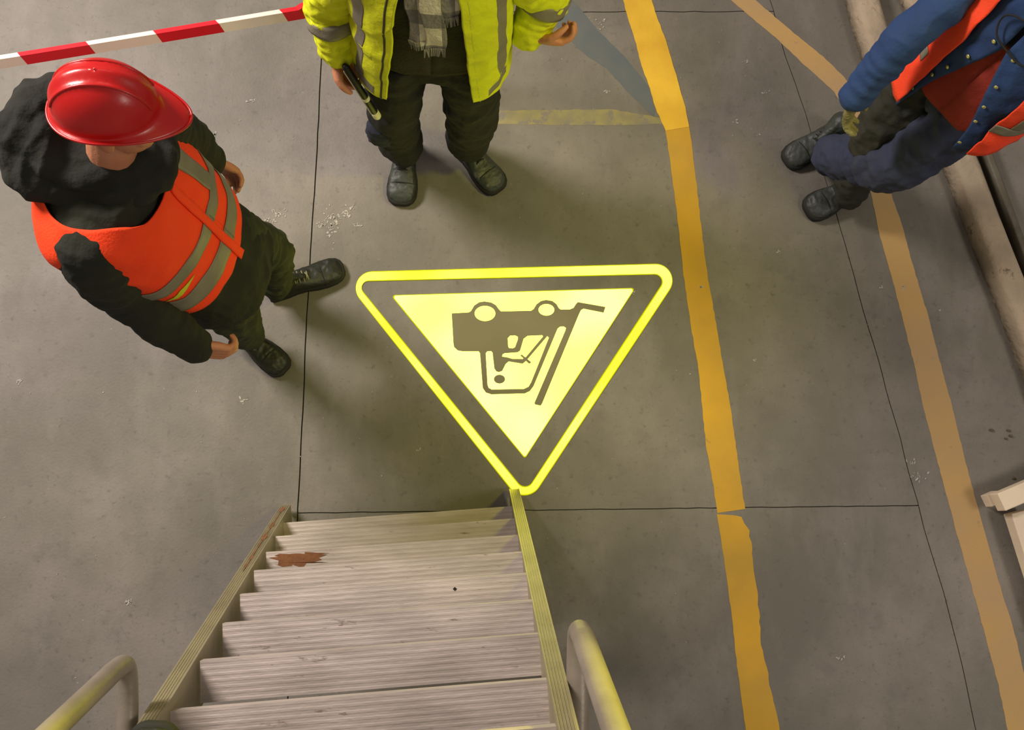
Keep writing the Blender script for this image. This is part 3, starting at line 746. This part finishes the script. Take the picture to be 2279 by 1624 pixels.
# handrails with a return bend
def rail(bend_px, far_px, zb, ret, inner_sign, label_l):
    b0 = P(bend_px[0], bend_px[1], zb)
    d = (sl if inner_sign < 0 else sr).normalized()
    f = P(far_px[0], far_px[1], zb+1.0*d.z)
    up = (f-b0).normalized()
    pts = [b0+up*1.15, b0+up*0.75, b0+up*0.4, b0+up*0.10, b0+up*0.035+nrm*0.0]
    e = b0+Vector((0, 0.0, -0.03))
    r = Vector(ret)
    pts += [b0+r*0.02-Vector((0, 0, .022))+Vector((0, .012, 0)), b0+r*0.07-Vector((0, 0, .045)), b0+r*0.16-Vector((0, 0, .05)), b0+r*0.34-Vector((0, 0, .05))]
    o = tube('handrail', pts, 0.0215 if inner_sign < 0 else .025, M['tube'], st, seg=20, n=8)
    o['label'] = label_l
    return pts[-1]
rail((270, 1478), (-560, 2270), 1.70, (0.03, -1, 0), -1, 'left tubular handrail with its end bent back')
rail((1292, 1402), (1600, 2270), 1.70, (-0.02, -1, 0), 1, 'right tubular handrail with its end bent back')

# ------------------------------------------------------------------ barrier tape
ta = P(-60, 141, 1.0); tb = P(700, 19, 1.0); td = (tb-ta).normalized(); te = tb+td*0.34; ts = ta-td*1.2; xb = (tb-ts).length
tn = Vector((-td.y, td.x, 0)); 
if tn.y < 0: tn = -tn
V = []; Fc = []; mi = []
xs = [0.0]; base = (P(37, 124, 1.0)-ts).dot(td); edges = [base-2*.245, base-.245]
seg_px = [37, 190, 340, 480, 622]
cuts = [(P(x, 125-(x-37)*.165, 1.0)-ts).dot(td) for x in seg_px]
stepm = (cuts[-1]-cuts[0])/4
while cuts[0] > stepm: cuts.insert(0, cuts[0]-stepm)
tot = (te-ts).length
while cuts[-1] < tot-stepm: cuts.append(cuts[-1]+stepm)
i37 = min(range(len(cuts)), key=lambda i: abs(cuts[i]-base))
ct = [0.0]+cuts+[tot]
for i in range(len(ct)-1):
    red = ((i-1)-i37) % 2 == 0
    nsub = 4
    for k in range(nsub):
        for e_ in range(2):
            pass
    b = len(V)
    for k in range(nsub+1):
        x = ct[i]+(ct[i+1]-ct[i])*k/nsub; c = ts+td*x; sag = -0.012*math.sin(PI*x/tot)
        c = c+Vector((0, max(0, x-xb+.05)*0.6, sag)); sk = 0.010
        top = c+tn*0.017+Vector((0, 0, .004)); crease = c+Vector((0, 0, .010))+td*sk; low = c-tn*0.017-Vector((0, 0, .014))+td*sk*2
        V += [top, crease, low]
    for k in range(nsub):
        for r in range(2):
            Fc.append((b+k*3+r, b+k*3+r+1, b+(k+1)*3+r+1, b+(k+1)*3+r)); mi.append(0 if red else 1)
me = bpy.data.meshes.new('barrier_tape'); me.from_pydata([tuple(v) for v in V], [], Fc); me.materials.append(M['tape_red']); me.materials.append(M['tape_white'])
me.polygons.foreach_set('material_index', mi); o = link('barrier_tape', me, None, None, False); solid(o, .0012)
tag(o, 'red and white striped barrier tape stretched across the top left', 'barrier tape')
for c, lb_ in ((ts, 'steel post holding the far left end of the barrier tape'), (te+Vector((0, .24, 0)), 'steel post behind the man in yellow holding the barrier tape')):
    po = tube('tape_post', [Vector((c.x, c.y, 0.02)), Vector((c.x, c.y, 1.05))], 0.02, M['tube'], None, straight=True)
    tag(po, lb_, 'post', 'barrier tape posts')

# ------------------------------------------------------------------ people
def person(label):
    o = empty('person'); tag(o, label, 'person'); return o
Vc = Vector

# ---------- man with the red helmet (left)
p1 = person('man in a red hard hat, dark jacket and orange vest walking at the left')
F1 = Vc((0.97, -0.22, 0)).normalized(); L1 = Vc((0, 0, 1)).cross(F1)
T1 = Torso([(Vc((-.825, .835, .74)), .205, .170), (Vc((-.85, .850, .86)), .205, .165), (Vc((-.90, .868, .97)), .207, .165), (Vc((-.94, .885, 1.09)), .212, .170),
            (Vc((-.965, .895, 1.21)), .220, .172), (Vc((-.985, .905, 1.32)), .232, .165), (Vc((-.98, .915, 1.41)), .222, .145), (Vc((-.960, .925, 1.475)), .130, .112)], F1, (0.008, 6))
H1 = Vc((-.868, .968, 1.652)); HF1 = Vc((.97, .02, -.16)); HU1 = Vc((.10, .16, 1))
shR, elR, wrR = Vc((-1.008, .743, 1.355)), Vc((-1.005, .680, 1.13)), Vc((-.865, .560, .915))
shL, elL, wrL = Vc((-.88, 1.075, 1.37)), Vc((-.865, 1.14, 1.13)), Vc((-.835, 1.135, .99))
b = Blob(); torso_rings(b, T1, 0.12, 0.97, -0.045)
head(b, H1, HF1, HU1); b.limb([(Vc((-.945, .925, 1.44)), .065), (Vc((-.90, .945, 1.56)), .058), (H1-Vc((.02, 0, .04)), .055)], n=4)
for sgn, sh_, el_, wr_ in ((-1, shR, elR, wrR), (1, shL, elL, wrL)):
    b.limb([(sh_-Vc((0, 0, .01)), .055), (el_, .045), (wr_, .030)], n=5)
hd = (P(520, 800, .83)-wrR).normalized()
hand(b, wrR+hd*.02, Vc((.75, -.05, -.55)), Vc((.25, .75, -.45)), -1, curl=.95, thumb=.5)
hand(b, wrL+Vc((.01, 0, -.02)), Vc((.45, 0, -.9)), Vc((-.2, -.9, 0)), 1, curl=.7, thumb=.4)
hipL, knL, anL = Vc((-.78, .925, .86)), Vc((-.735, .985, .50)), Vc((-.80, .955, .12))
hipR, knR, anR = Vc((-.86, .755, .86)), Vc((-.845, .745, .50)), Vc((-.90, .755, .12))
for q in ((hipL, knL, anL), (hipR, knR, anR)): b.limb([(q[0], .075), (q[1], .052), (q[2], .038)], n=5)
b.build('body', M['skin'], p1, .005, 2); face_bits(p1, H1, HF1, HU1)
def cloth_limb(b, pts, fold=0.05, n=10, seg=22, freq=60):
    C = catmull(pts, n); Pn = []
    for i, c in enumerate(C):
        Pn.append((Vc(c[:3]), c[3]*(1+fold*math.sin(i*1.9+c[0]*freq))))
    b.limb(Pn, n=1, seg=seg)
# trousers
b = Blob(); torso_rings(b, T1, 0.05, 0.30, -0.02)
cloth_limb(b, [(hipL, .095), (hipL.lerp(knL, .55), .088), (knL, .078), (knL.lerp(anL, .5), .068), (anL+Vc((.01, 0, .03)), .062)])
cloth_limb(b, [(hipR, .095), (hipR.lerp(knR, .55), .088), (knR, .078), (knR.lerp(anR, .5), .068), (anR+Vc((.01, 0, .03)), .062)])
b.build('trousers', M['olivepant'], p1, .006, 2, wr=(.010, 13))
# jacket
b = Blob(); torso_rings(b, T1, 0.06, 0.97, 0.0, n=24, wr=True)
cloth_limb(b, [(Vc((-.985, .785, 1.352)), .088), (shR, .103), (shR.lerp(elR, .5)+Vc((-.005, -.01, 0)), .096), (elR, .084), (elR.lerp(wrR, .5)+Vc((-.004, -.005, 0)), .072), (wrR, .060)], .03)
cloth_limb(b, [(Vc((-.93, 1.0, 1.375)), .085), (shL, .092), (shL.lerp(elL, .5), .078), (elL, .074), (wrL, .054)], .03)
jk = b.build('jacket', M['darkcoat'], p1, .006, 2, wr=(.007, 9))
# hood lying round the neck
b = Blob()
loop = [(-1.120, .970, 1.52, .080), (-1.125, .895, 1.49, .064), (-1.075, .865, 1.46, .055), (-1.00, .860, 1.45, .048), (-.925, .858, 1.45, .052), (-.855, .890, 1.435, .050), (-.815, .945, 1.43, .045),
        (-.845, 1.02, 1.43, .045), (-.92, 1.06, 1.47, .055), (-1.01, 1.075, 1.51, .062), (-1.08, 1.05, 1.53, .072), (-1.120, .970, 1.52, .080)]
b.limb([(Vc(q[:3]), q[3]) for q in loop], n=5, seg=18)
b.limb([(Vc((-1.05, .95, 1.46)), .11), (Vc((-.93, .94, 1.44)), .10), (Vc((-.86, .945, 1.41)), .07)], n=4)
lp2 = [(-1.07, .97, 1.55, .045), (-1.07, .91, 1.535, .042), (-1.0, .875, 1.505, .038), (-.93, .885, 1.505, .036), (-.865, .915, 1.485, .034), (-.84, .96, 1.475, .032), (-.90, 1.01, 1.47, .032), (-.99, 1.04, 1.52, .038), (-1.07, .97, 1.55, .045)]
b.limb([(Vc(q[:3]), q[3]) for q in lp2], n=4, seg=14)
b.build('hood', M['hood'], p1, .006, 2, wr=(.012, 10))
# vest: wraps the torso, deep V at the neck
def vt(a):
    a = (a+PI) % (2*PI)-PI
    return 0.955-0.13*math.exp(-(a/.55)**2)
def vb(a): 
    a = (a+PI) % (2*PI)-PI
    return 0.285+0.03*math.cos(a)
vest = T1.patch('vest', 0.05, 2*PI+0.12, vb, vt, M['orange'], p1, off=.022, nu=120, nv=60)
vest['label'] = 'orange hi-vis vest with grey stripes'
for lo, hi in ((.335, .405), (.475, .535)):
    s_ = T1.patch('reflective_stripe', 0.05, 2*PI+.12, lambda a, lo=lo: lo+.03*math.cos(a), lambda a, hi=hi: hi+.03*math.cos(a), M['reflect'], vest, off=.0255, nu=120, nv=6, thick=.002)
T1.patch('reflective_stripe', lambda t: .62-.18*t, lambda t: .38-.18*t, .53, .90, M['reflect'], vest, off=.0255, nu=6, nv=30, thick=.002)
T1.patch('lime_piping', lambda t: -1.15+.35*t, lambda t: -.95+.45*t, .44, .475, M['lime'], vest, off=.0258, nu=20, nv=4, thick=.002)
T1.patch('zip_edge', lambda t: -.02+.05*t, lambda t: .05+.05*t, .30, .80, M['orange'], vest, off=.029, nu=4, nv=40, thick=.004)
# helmet
def helmet(parent, C, fw, up, A=.150, Bw=.118, Hh=.125, m=None):
    f, l, u = basis(fw, up); V = []; Fc = []; nu, nv = 96, 26
    for j in range(nv+1):
        t = j/nv                                            # 0 crown .. 1 rim
        for i in range(nu):
            q = 2*PI*i/nu; cf, sl_ = math.cos(q), math.sin(q)
            if t < .82:
                th = t/.82*PI/2; r = math.sin(th)**0.92; h = Hh*math.cos(th)
                lat = sl_*r; 
                ridge = .0075*math.exp(-((abs(lat)-.0)/.16)**2)*(1 if abs(lat) < .35 else 1)+.005*math.exp(-((abs(lat)-.36)/.05)**2)
                ridge *= min(1, (1-t)*3.2)*min(1, 1.0)
                p = C+f*(A*cf*r)+l*(Bw*sl_*r)+u*(h+ridge)
            else:
                k = (t-.82)/.18
                vis = max(0, cf)**2.2*.055*k+.010*k
                drop = -.010*k-.022*k*max(0, cf)**2+.012*k*abs(sl_)**3
                p = C+f*((A+vis)*cf)+l*((Bw+.014*k+.006*k*max(0, cf))*sl_)+u*drop
            V.append(p)
    for j in range(nv):
        for i in range(nu): Fc.append((j*nu+i, j*nu+(i+1) % nu, (j+1)*nu+(i+1) % nu, (j+1)*nu+i))
    o = mesh('hard_hat', V, Fc, m or M['helmet'], parent, True); solid(o, .003, -1)
    rb = Blob(); ring = []
    for i in range(nu+1):
        ring.append((V[nv*nu+i % nu], .0032))
    rb.limb(ring, n=1, seg=8, cap=False); mesh('rim', rb.v, rb.f, m or M['helmet'], o, True)
    for lat in (-.36, .36):
        r2 = []
        for k in range(17):
            th = -1.25+2.5*k/16; r2.append((C+f*(A*math.sin(th)*math.sqrt(1-lat*lat))+l*(Bw*lat)+u*(Hh*math.cos(th)*math.sqrt(1-lat*lat)+.004), .0042))
        rr2 = Blob(); rr2.limb(r2, n=2, seg=8); mesh('ridge', rr2.v, rr2.f, m or M['helmet'], o, True)
    bb = Blob(); ring = [(C+f*(.086*math.cos(2*PI*k/24)+.003)+l*(.074*math.sin(2*PI*k/24))-u*.004, .009) for k in range(25)]
    bb.limb(ring, n=1, seg=8, cap=False); mesh('headband', bb.v, bb.f, M['band'], o, True)
    return o
hh = helmet(p1, P(236, 236, 1.690), Vc((.99, .05, -.13)), Vc((.08, .26, 1)), A=.122, Bw=.098, Hh=.116); hh['label'] = 'red hard hat'
hb = Blob(); f_, l_, u_ = basis(HF1, HU1); hb.ell(H1+u_*.035-f_*.03, (l_*.072, f_*.070, u_*.070)); hb.build('hair', M['hair'], p1, .006, 2, wr=(.004, 60))
# safety glasses
gl = Blob()
for s_ in (-1, 1):
    gl.limb([(H1+f_*.080+l_*.066*s_+u_*.012, .003), (H1+f_*.02+l_*.082*s_+u_*.014, .003), (H1-f_*.03+l_*.082*s_+u_*.008, .003)], n=3, seg=8)
gl.limb([(H1+f_*.080-l_*.066+u_*.012, .003), (H1+f_*.102-l_*.03+u_*.016, .003), (H1+f_*.106+u_*.016, .003), (H1+f_*.102+l_*.03+u_*.016, .003), (H1+f_*.080+l_*.066+u_*.012, .003)], n=3, seg=8)
go = mesh('safety_glasses', gl.v, gl.f, M['band'], p1, True)
for s_ in (-1, 1):
    e = Blob(); e.ell(H1+f_*.098+l_*.034*s_+u_*.006, (l_*.030, f_*.006, u_*.020), 18); mesh('lens', e.v, e.f, M['lens'], go, True)
boot(p1, P(602, 655, .0), P(768, 597, .0), M['boot_dark'], M['lace'], L=.315)
boot(p1, P(515, 722, .0), P(632, 822, .0), M['boot_dark'], M['lace'], L=.300)

# ---------- man in the yellow jacket (top centre)
p2 = person('man in a bright yellow hi-vis jacket and checked scarf standing behind the triangle')
F2 = Vc((0, -1, 0))
T2 = Torso([(Vc((-.15, 1.570, .85)), .238, .160), (Vc((-.15, 1.57, .96)), .235, .157), (Vc((-.145, 1.57, 1.07)), .228, .155), (Vc((-.14, 1.572, 1.18)), .222, .150),
            (Vc((-.14, 1.575, 1.30)), .220, .145), (Vc((-.135, 1.58, 1.40)), .210, .130), (Vc((-.13, 1.585, 1.47)), .150, .110), (Vc((-.13, 1.585, 1.52)), .090, .085)], F2, (0.009, 8), 3.0)
H2 = Vc((-.125, 1.575, 1.68)); HF2 = Vc((.05, -1, -.25)); U0 = Vc((0, 0, 1))
shR2, elR2, wrR2 = Vc((-.375, 1.585, 1.38)), Vc((-.455, 1.60, 1.12)), P(750, 112, .95)
shL2, elL2, wrL2 = Vc((.10, 1.585, 1.38)), Vc((.205, 1.61, 1.17)), P(1178, 70, 1.05)
b = Blob(); torso_rings(b, T2, 0.12, 0.97, -0.055); head(b, H2, HF2, U0)
b.limb([(Vc((-.13, 1.585, 1.44)), .062), (H2-Vc((0, -.01, .04)), .056)], n=4)
for sh_, el_, wr_ in ((shR2, elR2, wrR2), (shL2, elL2, wrL2)): b.limb([(sh_, .055), (el_, .045), (wr_, .031)], n=5)
hand(b, wrR2+Vc((.0, -.005, -.02)), Vc((.10, -.15, -1)), Vc((.9, -.3, .1)), 1, curl=1.15, thumb=.6, scale=1.05)
hand(b, wrL2+Vc((.020, -.012, -.004)), Vc((1, -.12, -.10)), Vc((-.1, .75, .65)), 1, curl=.95, thumb=.9, scale=.98, fat=1.1)
hR2, kR2, aR2 = Vc((-.265, 1.535, .88)), P(874, 258, .5), P(897, 325, .17)
hL2, kL2, aL2 = Vc((-.03, 1.535, .88)), P(1050, 258, .5), P(1041, 316, .17)
for q in ((hR2, kR2, aR2), (hL2, kL2, aL2)): b.limb([(q[0], .075), (q[1], .055), (q[2], .040)], n=5)
b.build('body', M['skin'], p2, .005, 2); face_bits(p2, H2, HF2, U0)
hb = Blob(); f_, l_, u_ = basis(HF2, U0); hb.ell(H2+u_*.040-f_*.028, (l_*.084, f_*.092, u_*.090)); hb.build('hair', M['hair'], p2, .006, 2, wr=(.004, 60))
b = Blob(); torso_rings(b, T2, 0.02, 0.34, -0.045)
for h_, k_, a_ in ((hR2, kR2, aR2), (hL2, kL2, aL2)):
    cloth_limb(b, [(h_+Vc((0, 0, .03)), .100), (h_.lerp(k_, .5), .104), (k_, .097), (k_.lerp(a_, .5), .090), (a_.lerp(k_, .15), .090), (a_, .084)], .018)
tr2 = b.build('trousers', M['blackpant'], p2, .006, 2, wr=(.012, 8))
# navy knee panel
kb = Blob(); kb.ell(kR2+Vc((-.040, -.052, -.02)), (Vc((.062, 0, 0)), Vc((0, .050, 0)), Vc((0, 0, .09)))); kb.build('knee_panel', M['pocket'], tr2, .006, 2, wr=(.008, 18))
T2.patch('sweater', 0, 2*PI, .16, .97, M['sweater'], p2, off=-.022, nu=80, nv=50)
def aopen(t): return .47-.24*t
jk2 = T2.patch('jacket', lambda t: aopen(t), lambda t: 2*PI-aopen(t)-.06*(1-t), lambda a: .015+.015*math.cos(a*2), .965, M['hivis'], p2, off=.026, nu=240, nv=110, thick=.010)
jk2['label'] = 'yellow hi-vis jacket hanging open'
for nm, sh_, el_, wr_, r in (('sleeve', shR2, elR2, wrR2, 1.0), ('sleeve', shL2, elL2, wrL2, 1.0)):
    b = Blob(); inn = sh_.lerp(Vc((-.14, 1.58, 1.38)), .35)
    e1 = wr_+(wr_-el_).normalized()*.015
    cloth_limb(b, [(inn, .085), (sh_, .092), (sh_.lerp(el_, .5), .080), (el_, .078), (el_.lerp(wr_, .5), .070), (e1, .052)], .04)
    so = b.build(nm, M['hivis'], jk2, .0055, 2, wr=(.011, 13))
    # reflective bands round the sleeve
    for c, k in (((el_.lerp(wr_, .34), .079),) if sh_ is shR2 else ((el_.lerp(wr_, .10), .0835),)):
        dd = (wr_-el_).normalized()
        rb = Blob(); rb.limb([(c-dd*.024, k), (c+dd*.024, k-.001)], n=4, seg=28, cap=False)
        mesh('reflective_band', [Vc(v)+(Vc(v)-c-dd*(Vc(v)-c).dot(dd)).normalized()*wrinkle(Vc(v), (.006, 12)) for v in rb.v], rb.f, M['reflect'], so, True)
# braces and hem stripes
for sg_ in (1, -1):
    a1_ = (lambda t: .98-.22*t) if sg_ > 0 else (lambda t: -.98+.22*t)
    a2_ = (lambda t: 1.20-.22*t) if sg_ > 0 else (lambda t: -1.20+.22*t)
    T2.patch('reflective_stripe', a1_, a2_, .10, .90, M['reflect'], jk2, off=.0265, nu=8, nv=50, thick=.002)
    T2.patch('reflective_stripe', (lambda t: sg_*.72), (lambda t: sg_*1.25), (lambda a: .035+.05*(abs(a)-.7)), (lambda a: .085+.05*(abs(a)-.7)), M['reflect'], jk2, off=.0265, nu=14, nv=6, thick=.002)
T2.patch('zip', lambda t: -(aopen(t)+.13), lambda t: -(aopen(t)+.165), .01, .95, M['grime_hivis'], jk2, off=.0265, nu=3, nv=60, thick=.003)
T2.patch('zip', lambda t: (aopen(t)+.10), lambda t: (aopen(t)+.115), .01, .95, M['lime'], jk2, off=.0260, nu=3, nv=60, thick=.002)
T2.patch('pocket_flap', -.98+.25, -.98-.20+.25, .30, .33, M['lime'], jk2, off=.0262, nu=6, nv=3, thick=.003)
# scarf
def plaid():
    m = mat('checked_scarf', (214, 208, 184), (196, 190, 166), rough=.95, scale=40, bump=.6, bscale=90)
    nt = m.node_tree; N = nt.nodes; L = nt.links; bb = N['Principled BSDF']; src = bb.inputs['Base Color'].links[0].from_socket
    tc = [n for n in N if n.type == 'TEX_COORD'][0]
    for ax, sc, ph in (('X', 9.5, .6), ('Z', 6.5, .2)):
        sep = N.new('ShaderNodeSeparateXYZ'); L.new(tc.outputs['Object'], sep.inputs[0])
        mu = N.new('ShaderNodeMath'); mu.operation = 'MULTIPLY_ADD'; mu.inputs[1].default_value = sc; mu.inputs[2].default_value = ph; L.new(sep.outputs[ax], mu.inputs[0])
        fr = N.new('ShaderNodeMath'); fr.operation = 'FRACT'; L.new(mu.outputs[0], fr.inputs[0])
        gt = N.new('ShaderNodeMath'); gt.operation = 'GREATER_THAN'; gt.inputs[1].default_value = .62; L.new(fr.outputs[0], gt.inputs[0])
        m2 = N.new('ShaderNodeMath'); m2.operation = 'MULTIPLY'; m2.inputs[1].default_value = .75; L.new(gt.outputs[0], m2.inputs[0])
        mx = N.new('ShaderNodeMix'); mx.data_type = 'RGBA'; mx.inputs[7].default_value = lin((92, 90, 92)); L.new(m2.outputs[0], mx.inputs[0]); L.new(src, mx.inputs[6]); src = mx.outputs[2]
    L.new(src, bb.inputs['Base Color']); return m
M['scarf'] = plaid()
sc = empty('scarf'); sc.parent = p2; sc['label'] = 'pale checked scarf with fringed ends'
for a_lo, a_hi, vlo, off in ((-.22, -.02, .46, .004), (-.05, .13, .42, .012), (.06, .31, .60, .004)):
    T2.patch('scarf_end', lambda t, q=a_lo: q+.03*math.sin(t*9), lambda t, q=a_hi: q+.03*math.sin(t*9), vlo, .95, M['scarf'], sc, off=off, nu=16, nv=40, thick=.009)
    fr = Blob(); nfr = 12
    for k in range(nfr):
        a_ = a_lo+(a_hi-a_lo)*(k+.5)/nfr; p0 = T2.S(a_, vlo+.01, off+.002); fr.limb([(p0, .0035), (p0+Vc((random.uniform(-.006, .006), -.004, -.035)), .002)], n=1, seg=6)
    mesh('fringe', fr.v, fr.f, M['scarf'], sc, True)
nk = Blob(); nk.limb([(Vc((-.13+.085*math.sin(q*PI/5), 1.58-.085*math.cos(q*PI/5), 1.475)), .038) for q in range(11)], n=3, seg=14); nk.build('scarf_loop', M['scarf'], sc, .006, 2, wr=(.008, 16))
boot(p2, P(893, 458, 0)+Vc((.018, .290, 0)), P(893, 458, 0), M['boot'], M['lace_dark'], W=.118)
tt = P(1112, 426, 0); boot(p2, tt+Vc((-.19, .225, 0)), tt, M['boot'], M['lace_dark'], W=.115)
# belt buckle
# held stick
s0, s1 = P(775, 158, .93), P(838, 256, .70); dv = (s1-s0).normalized()
bt = tube('baton', [s0-dv*.02, s1], .0125, M['baton'], None, straight=True, seg=14); tag(bt, 'black stick with pale tip held by the man in yellow', 'stick')
tube('tip', [s1-dv*.012, s1+dv*.004], .0150, M['baton_pale'], bt, straight=True)
tube('pale_edge', [s0+Vc((-.012, -.004, .004)), s1+Vc((-.012, -.004, .004))-dv*.01], .0035, M['baton_pale'], bt, straight=True, seg=8)
tube('ring', [s1-dv*.10, s1-dv*.094], .0136, M['baton_pale'], bt, straight=True)

# ---------- man in blue with the orange vest (top right)
p3 = person('man in blue overalls and open orange vest leaning with crossed legs at the top right')
F3 = Vc((-.78, -.62, 0)).normalized(); L3 = U0.cross(F3)
T3 = Torso([(Vc((1.66, 1.47, .70)), .210, .150), (Vc((1.67, 1.48, .93)), .205, .148), (Vc((1.68, 1.49, 1.05)), .205, .150), (Vc((1.69, 1.50, 1.17)), .208, .152),
            (Vc((1.70, 1.515, 1.29)), .215, .150), (Vc((1.705, 1.53, 1.39)), .205, .130), (Vc((1.705, 1.535, 1.46)), .150, .110), (Vc((1.705, 1.535, 1.51)), .090, .085)], F3, (0.010, 8), 7.0)
H3 = Vc((1.685, 1.52, 1.67)); HF3 = F3+Vc((0, 0, -.3))
shR3, elR3, wrR3 = Vc((1.555, 1.68, 1.38)), P(2010, 92, 1.12), P(1908, 208, .91)
shL3, elL3, wrL3 = Vc((1.84, 1.345, 1.38)), Vc((1.99, 1.27, 1.12)), Vc((2.06, 1.12, 1.0))
b = Blob(); torso_rings(b, T3, 0.12, 0.97, -0.055); head(b, H3, HF3, U0)
b.limb([(Vc((1.685, 1.53, 1.44)), .062), (H3-Vc((0, 0, .04)), .056)], n=4)
for sh_, el_, wr_ in ((shR3, elR3, wrR3), (shL3, elL3, wrL3)): b.limb([(sh_, .055), (el_, .045), (wr_, .031)], n=5)
hR3, kR3, aR3 = Vc((1.555, 1.57, .86)), P(1955, 290, .50), P(1893, 428, .13)
hL3, kL3, aL3 = Vc((1.70, 1.40, .86)), P(1985, 370, .48), P(1852, 345, .13)
for q in ((hR3, kR3, aR3), (hL3, kL3, aL3)): b.limb([(q[0], .075), (q[1], .055), (q[2], .040)], n=5)
hdd = (P(1885, 262, .80)-wrR3).normalized()
b.limb([(wrR3, .028), (wrR3+hdd*.03, .020)], n=2); b.limb([(wrL3, .028), (wrL3+Vc((-.02, 0, -.025)), .020)], n=2)
b.build('body', M['skin'], p3, .005, 2); face_bits(p3, H3, HF3, U0)
hb = Blob(); f_, l_, u_ = basis(HF3, U0); hb.ell(H3+u_*.040-f_*.028, (l_*.084, f_*.092, u_*.090)); hb.build('hair', M['hair'], p3, .006, 2, wr=(.004, 60))
for wr_, dd_, nn_, sd_, cu in ((wrR3+hdd*.02, hdd, Vc((.75, -.35, 0)), -1, .5), (wrL3, Vc((-.5, -.1, -.8)), Vc((.2, .8, 0)), 1, .8)):
    b = Blob(); hand(b, wr_, dd_, nn_, sd_, curl=cu, fat=1.18, scale=1.05, spread=.14); b.limb([(wr_-dd_.normalized()*.045, .040), (wr_+dd_.normalized()*.01, .038)], n=4)
    b.build('glove', M['glove'], p3, .004, 2, wr=(.002, 60))
b = Blob(); torso_rings(b, T3, 0.06, 0.32, -0.050)
cloth_limb(b, [(hL3-Vc((0, 0, .01)), .096), (hL3.lerp(kL3, .5), .106), (kL3, .098), (kL3.lerp(aL3, .5), .092), (aL3.lerp(kL3, .15), .090), (aL3, .084)], .035)
tr3 = b.build('trousers', M['navy'], p3, .006, 2, wr=(.014, 10))
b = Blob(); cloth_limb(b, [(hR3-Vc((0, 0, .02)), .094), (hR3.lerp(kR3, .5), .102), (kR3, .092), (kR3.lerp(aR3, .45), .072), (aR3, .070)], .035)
o = b.build('right_leg_cloth', M['navylit'], tr3, .006, 2, wr=(.014, 10)); o.name = 'trouser_leg'; o['label'] = 'darker navy trouser leg with yellow light painted in as olive'
T3.patch('shirt', 0, 2*PI, .10, .97, M['redshirt'], p3, off=-.022, nu=80, nv=50)
T3.patch('undershirt', 0, 2*PI, .52, .975, M['darkshirt'], p3, off=-.014, nu=80, nv=30)
def ao3(t): return .50*max(0.0, 1-t*1.9)**1.1+.02
jk3 = T3.patch('work_jacket', lambda t: ao3(t), lambda t: 2*PI-ao3(t), lambda a: .045+.055*math.sin(a), .93, M['bluejacket'], p3, off=.006, nu=130, nv=70, thick=.005)
jk3['label'] = 'blue work jacket with brass studs'
for sh_, el_, wr_ in ((shR3, elR3, wrR3), (shL3, elL3, wrL3)):
    b = Blob(); inn = sh_.lerp(Vc((1.68, 1.52, 1.38)), .35)
    cloth_limb(b, [(inn, .080), (sh_, .080), (sh_.lerp(el_, .5), .066), (el_, .064), (el_.lerp(wr_, .5), .060), (wr_, .056)], .04)
    b.build('sleeve', M['bluejacket'], jk3, .0055, 2, wr=(.010, 8))
for sgn in (1, -1):
    for v_ in (.10, .19, .29, .40, .52):
        a_ = sgn*(ao3(v_)+.10); c = T3.S(a_, v_, .012); n_ = (F3*math.cos(a_)+L3*math.sin(a_)); e = Blob(); t_ = n_.cross(U0).normalized()
        e.ell(c, (t_*.007, n_*.003, U0*.007), 12); mesh('stud', e.v, e.f, M['stud'], jk3, True)
def vv3(t): return .98-.50*t
vest3 = empty('vest'); vest3.parent = p3; vest3['label'] = 'open orange vest with grey stripes'
T3.patch('vest_panel', lambda t: -(1.62), lambda t: -(.44-.10*t), lambda a: .065+.10*max(0, (abs(a)-.9)), .94, M['orange2'], vest3, off=.034, nu=50, nv=60, thick=.005)
T3.patch('vest_panel', lambda t: (.72-.22*t), lambda t: 1.62, lambda a: .09+.03*max(0, (abs(a)-.9)), .94, M['orange2'], vest3, off=.030, nu=50, nv=60, thick=.005)
T3.patch('vest_panel', 1.58, 2*PI-1.58, .05, .95, M['orange2'], vest3, off=.024, nu=60, nv=50, thick=.005)
for sgn in (1, -1):
    T3.patch('reflective_stripe', sgn*.66, sgn*1.60, .20, .255, M['reflect'], vest3, off=.0375 if sgn < 0 else .0335, nu=30, nv=6, thick=.002)
    T3.patch('reflective_stripe', lambda t, s=sgn: s*(.92-.1*t), lambda t, s=sgn: s*(1.12-.1*t), .255, .90, M['reflect'], vest3, off=.0375 if sgn < 0 else .0335, nu=6, nv=40, thick=.002)
# dark cord hanging on the chest
cp = [T3.S(.1+.32*math.cos(q), .62+.07*math.sin(q), .03) for q in [k*2*PI/14 for k in range(15)]]
tube('cord', cp, .003, M['band'], p3, seg=8, n=3)['label'] = 'dark cord looped on the chest'
tA = P(1746, 364, 0); boot(p3, tA+Vc((.250, .155, 0)), tA, M['boot'], M['lace_dark'], W=.112)
tB = P(1792, 474, 0); boot(p3, tB+Vc((.255, .125, 0)), tB, M['boot'], M['lace_dark'], W=.118)

# photographer's shoe, only its toe reaches into the picture
zt_ = 1.8005
tp = P(352, 1607, 1.83); ht = tp+Bk*.27-U*.03
sb_ = boot(None, Vc((ht.x, ht.y, 1.826)), Vc((tp.x, tp.y, 1.826)), M['boot_dark'], M['lace_dark'], W=.10)
sb_.name = 'work_shoe'; tag(sb_, 'black shoe toe on the upper tread at the very bottom of the ladder view', 'shoe')
